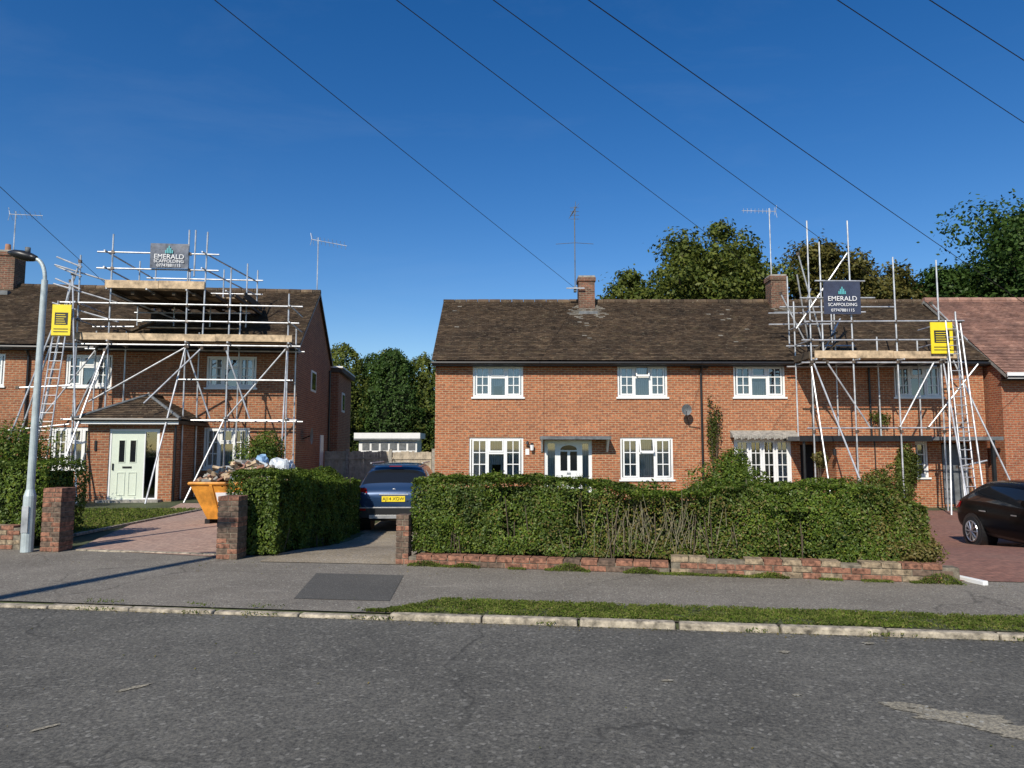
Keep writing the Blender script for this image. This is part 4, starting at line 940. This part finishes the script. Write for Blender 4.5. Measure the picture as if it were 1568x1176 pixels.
for x in (-L0,L0): mb.box(x-.05,x+.05,-w0,w0,0,.1,M_black)
mb.hexa([(-.36,-.60,.42),(.36,-.60,.42),(.36,-.58,.42),(-.36,-.58,.42),(-.4,-.665,.66),(.4,-.665,.66),(.4,-.64,.66),(-.4,-.64,.66)],M_txt)
mb.tube((-L1-.01,-.2,.6),(-L1-.08,-.2,.6),.05,M_black); mb.tube((-L1-.01,.3,.6),(-L1-.08,.3,.6),.05,M_black)
mb.obj('skip_body',E)
text('SKIP',.2,(0,-.655,.54),M_red,E,rot=(R(72),0,0))
rb=MB()
for i in range(260):
    x=random.uniform(-.88,.88);y=random.uniform(-.6,.6);z=hz-.05+.46*(1-(x/.95)**2)*(1-(y/.8)**2)*random.uniform(.6,1.1)
    rb.obox((x,y,z),(random.uniform(.08,.34),random.uniform(.06,.16),random.uniform(.02,.09)),Matrix.Rotation(random.uniform(0,6),3,'Z')@Matrix.Rotation(random.uniform(-.7,.7),3,'X')@Matrix.Rotation(random.uniform(-.7,.7),3,'Y'),random.choice([M_rubble,M_wood,M_conc,M_wood,M_rubble,M_woodD,M_conc,M_woodD,M_bag]))
rb.obj('rubble',E)
def bag(name,c,r,mat,seed):
    bm=bmesh.new(); bmesh.ops.create_icosphere(bm,subdivisions=4,radius=1)
    for v in bm.verts:
        p=v.co.copy(); k=1+.25*noise.noise(p*1.8+Vector((seed,0,0)))+.16*noise.noise(p*5+Vector((seed,0,0)))
        q=Vector((math.copysign(abs(p.x)**.6,p.x),math.copysign(abs(p.y)**.6,p.y),math.copysign(abs(p.z)**.75,p.z)))*k
        v.co=Vector((q.x*r[0],q.y*r[1],max(q.z,-.95)*r[2]))
    me=bpy.data.meshes.new(name); bm.to_mesh(me); bm.free(); me.materials.append(mat); o=bpy.data.objects.new(name,me); COL.objects.link(o); o.location=c
bag('builders_bag',(-6.75,19.2,.66),(.28,.3,.66),M_bagB,1); bag('builders_bag',(-6.1,18.9,.66),(.32,.3,.64),M_bag,2)
bag('rubble_sack',(8.15,15.6,-.16),(.16,.15,.26),M_bag,5); bag('rubble_sack',(8.5,15.9,-.2),(.15,.15,.22),M_bag,6)

# ------------------------------------------------------------ vehicles
def car(name,loc,rotz,sc,paint,st,wheels):
    E=empty(name,loc,rotz); mb=MB(); n=len(st); rings=[]
    for (y,zb,zl,zt,w,wt) in st:
        half=[(0,zb),(.8*w,zb),(.97*w,zb+.10),(w,(zb+zl)/2),(.985*w,zl)]
        g=zt-zl
        half+= [(wt+(.985*w-wt)*(.12 if g>.2 else .5),zt-min(.09,g*.3)),(wt*.82,zt-min(.015,g*.1)),(0,zt+.012)]
        ring=half+[(-x,z) for x,z in half[-2:0:-1]]
        rings.append([(x*sc[0],y*sc[1],z*sc[2]) for x,z in ring])
    m=len(rings[0])
    for r in rings: mb.v+=r
    kp=mb.mi(paint);kg=mb.mi(M_carG);kb=mb.mi(M_black)
    for i in range(n-1):
        g0=st[i][3]-st[i][2]; g1=st[i+1][3]-st[i+1][2]
        for j in range(m):
            q=(i*m+j,i*m+(j+1)%m,(i+1)*m+(j+1)%m,(i+1)*m+j); mb.f.append(q)
            jj=j if j<7 else m-1-j
            k=kp
            if jj==4 and (g0>.2 and g1>.2): k=kg
            if jj in(5,6) and (abs(g0-g1)>.25): k=kg
            if jj in(0,1): k=kb
            mb.m.append(k)
    mb.f.append(tuple(reversed(range(m)))); mb.m.append(kp); mb.f.append(tuple(range((n-1)*m,n*m))); mb.m.append(kp)
    mb.obj('body',E,smooth=True,sub=2)
    wb=MB(); W=.915*sc[0]
    for y,rad in wheels:
        for s in (-1,1):
            wb.tube((s*(W-.3),y,rad),(s*(W+.004),y,rad*1.02),rad*1.17,M_black,28)
            wb.tube((s*(W-.24),y,rad),(s*(W+.012),y,rad),rad,M_tyre,28,rad*.96)
            wb.tube((s*(W+.0),y,rad),(s*(W+.016),y,rad),rad*.68,M_black,24)
            wb.tube((s*(W+.0),y,rad),(s*(W+.024),y,rad),rad*.14,M_rim,12)
            for a in range(10):
                t=2*math.pi*a/10; wb.tube((s*(W+.02),y,rad),(s*(W+.018),y+math.cos(t)*rad*.66,rad+math.sin(t)*rad*.66),.016,M_rim,5)
            for a in range(20):
                t=2*math.pi*a/20;t2=2*math.pi*(a+1)/20; wb.tube((s*(W+.018),y+math.cos(t)*rad*.67,rad+math.sin(t)*rad*.67),(s*(W+.018),y+math.cos(t2)*rad*.67,rad+math.sin(t2)*rad*.67),.014,M_rim,5)
    wb.obj('wheels',E); return E
suv=[(0.0,.44,.80,.84,.80,.72),(0.03,.34,.92,.96,.87,.78),(.10,.28,1.0,1.05,.895,.76),(.16,.27,1.03,1.12,.905,.74),(.42,.25,1.06,1.56,.91,.655),(.7,.24,1.06,1.62,.915,.66),(1.4,.22,1.04,1.655,.915,.67),(2.2,.22,1.02,1.64,.915,.66),(2.7,.22,1.0,1.54,.91,.64),(3.35,.22,.98,1.05,.90,.76),(3.9,.25,.9,.95,.88,.72),(4.28,.33,.76,.80,.82,.66),(4.38,.42,.62,.66,.72,.6)]
C=car('parked_car',(-2.76,16.7,-.38),R(2),(.98,1,.97),M_blue,suv,[(.85,.34),(3.5,.34)])
t=MB()
for s in (-1,1):
    t.hexa([(s*.60,.02,.84),(s*.86,.05,.86),(s*.87,.25,.88),(s*.62,.2,.86),(s*.64,.05,1.03),(s*.84,.08,1.05),(s*.87,.35,1.05),(s*.66,.3,1.03)],M_lens)
    t.tube((s*.62,.55,1.60),(s*.62,2.6,1.60),.02,M_silver,8); t.box(s*.72-.09,s*.72+.09,-.055,-.04,.52,.57,M_lens)
    t.tube((s*.9,2.75,1.02),(s*1.02,2.75,1.02),.05,M_blue,8)
t.box(-.80,.80,-.045,.1,.36,.58,M_black); t.box(-.55,.55,-.06,-.046,.34,.42,M_silver); t.box(-.8,.8,-.05,-.046,.575,.60,M_silver)
t.box(-.27,.27,-.018,.004,.72,.85,M_yellow); t.box(-.34,.34,.0,.03,.87,.895,M_silver)
t.box(-.55,.55,.33,.46,1.54,1.57,M_blue); t.box(-.15,.15,.325,.335,1.525,1.54,M_lens)
t.tube((0,.24,1.12),(.38,.22,1.12),.008,M_black,5); t.tube((0,.08,.98),(0,.095,.98),.045,M_silver,12)
t.obj('trim',C,bevel=.006)
text('AJ14 XOW',.105,(0,-.022,.785),M_txtK,C)
hat=[(0.0,.42,.74,.78,.74,.66),(.04,.33,.88,.92,.84,.74),(.14,.28,.95,1.02,.87,.72),(.5,.25,.98,1.36,.90,.63),(.8,.23,.98,1.44,.91,.64),(1.4,.21,.97,1.47,.915,.65),(2.1,.2,.95,1.45,.915,.64),(2.5,.2,.93,1.34,.91,.63),(3.15,.2,.9,.97,.90,.74),(3.6,.23,.82,.87,.87,.7),(3.95,.32,.66,.70,.8,.62),(4.02,.4,.56,.6,.7,.5)]
C=car('parked_car',(10.15,15.1,-.37),R(180-4),(.95,1.0,.92),M_carK,hat,[(.72,.30),(3.2,.30)])
t=MB()
for s in (-1,1):
    t.tube((s*.86,2.55,.96),(s*.99,2.55,.98),.06,M_carK,8); t.box(s*.875-.008,s*.875+.008,1.0,1.2,.72,.74,M_silver); t.box(s*.875-.006,s*.875+.006,2.0,2.15,.72,.74,M_silver)
    t.hexa([(s*.60,.03,.72),(s*.82,.06,.72),(s*.83,.2,.74),(s*.62,.2,.74),(s*.62,.06,.86),(s*.8,.09,.86),(s*.83,.25,.86),(s*.64,.25,.86)],M_lens)
t.obj('trim',C)

# ------------------------------------------------------------ world, sun, camera
EL=R(39); az=math.atan2(-.37,-.93)
w=bpy.data.worlds.new('World'); scene.world=w; w.use_nodes=True; nt=w.node_tree
bg=nt.nodes['Background']; sk=nt.nodes.new('ShaderNodeTexSky'); sk.sky_type='NISHITA'; sk.sun_disc=False
sk.sun_elevation=EL; sk.sun_rotation=az; sk.air_density=1.0; sk.dust_density=.1; sk.ozone_density=2.0; sk.altitude=150
hs=nt.nodes.new('ShaderNodeHueSaturation'); hs.inputs['Saturation'].default_value=1.40; hs.inputs['Hue'].default_value=.509; hs.inputs['Value'].default_value=1.08
nt.links.new(sk.outputs[0],hs.inputs['Color'])
tc=nt.nodes.new('ShaderNodeTexCoord'); mp=nt.nodes.new('ShaderNodeMapping'); mp.inputs['Scale'].default_value=(1.2,1.2,4.5); mp.inputs['Rotation'].default_value=(.0,.35,.3)
no=nt.nodes.new('ShaderNodeTexNoise'); no.inputs['Scale'].default_value=1.6; no.inputs['Detail'].default_value=7; no.inputs['Roughness'].default_value=.62; no.inputs['Distortion'].default_value=.5
nt.links.new(tc.outputs['Generated'],mp.inputs[0]); nt.links.new(mp.outputs[0],no.inputs['Vector'])
rp=ramp(nt,no.outputs[0],[(.54,(0,0,0)),(.85,(.06,.06,.06))])
cl=mix(nt,rp.outputs[0],hs.outputs[0],(5.0,6.0,7.2))
nt.links.new(cl,bg.inputs[0]); bg.inputs[1].default_value=.108
sl=bpy.data.lights.new('sun','SUN'); sl.energy=5.0; sl.angle=R(.53); sl.color=(1,.93,.81)
so=bpy.data.objects.new('sun',sl); COL.objects.link(so)
dv=Vector((.37*math.cos(EL),.93*math.cos(EL),-math.sin(EL))); so.rotation_euler=dv.to_track_quat('-Z','Y').to_euler(); so.location=(-10,-20,30)
cam=bpy.data.cameras.new('camera'); cam.sensor_width=36; cam.lens=24.96; cam.clip_end=2000; cam.clip_start=.05
co=bpy.data.objects.new('camera',cam); COL.objects.link(co); co.location=(0,0,1.6); co.rotation_euler=(R(95.1),0,0); scene.camera=co
scene.view_settings.view_transform='Standard'; scene.view_settings.look='None'; scene.view_settings.exposure=0
print('objs',len(bpy.data.objects))
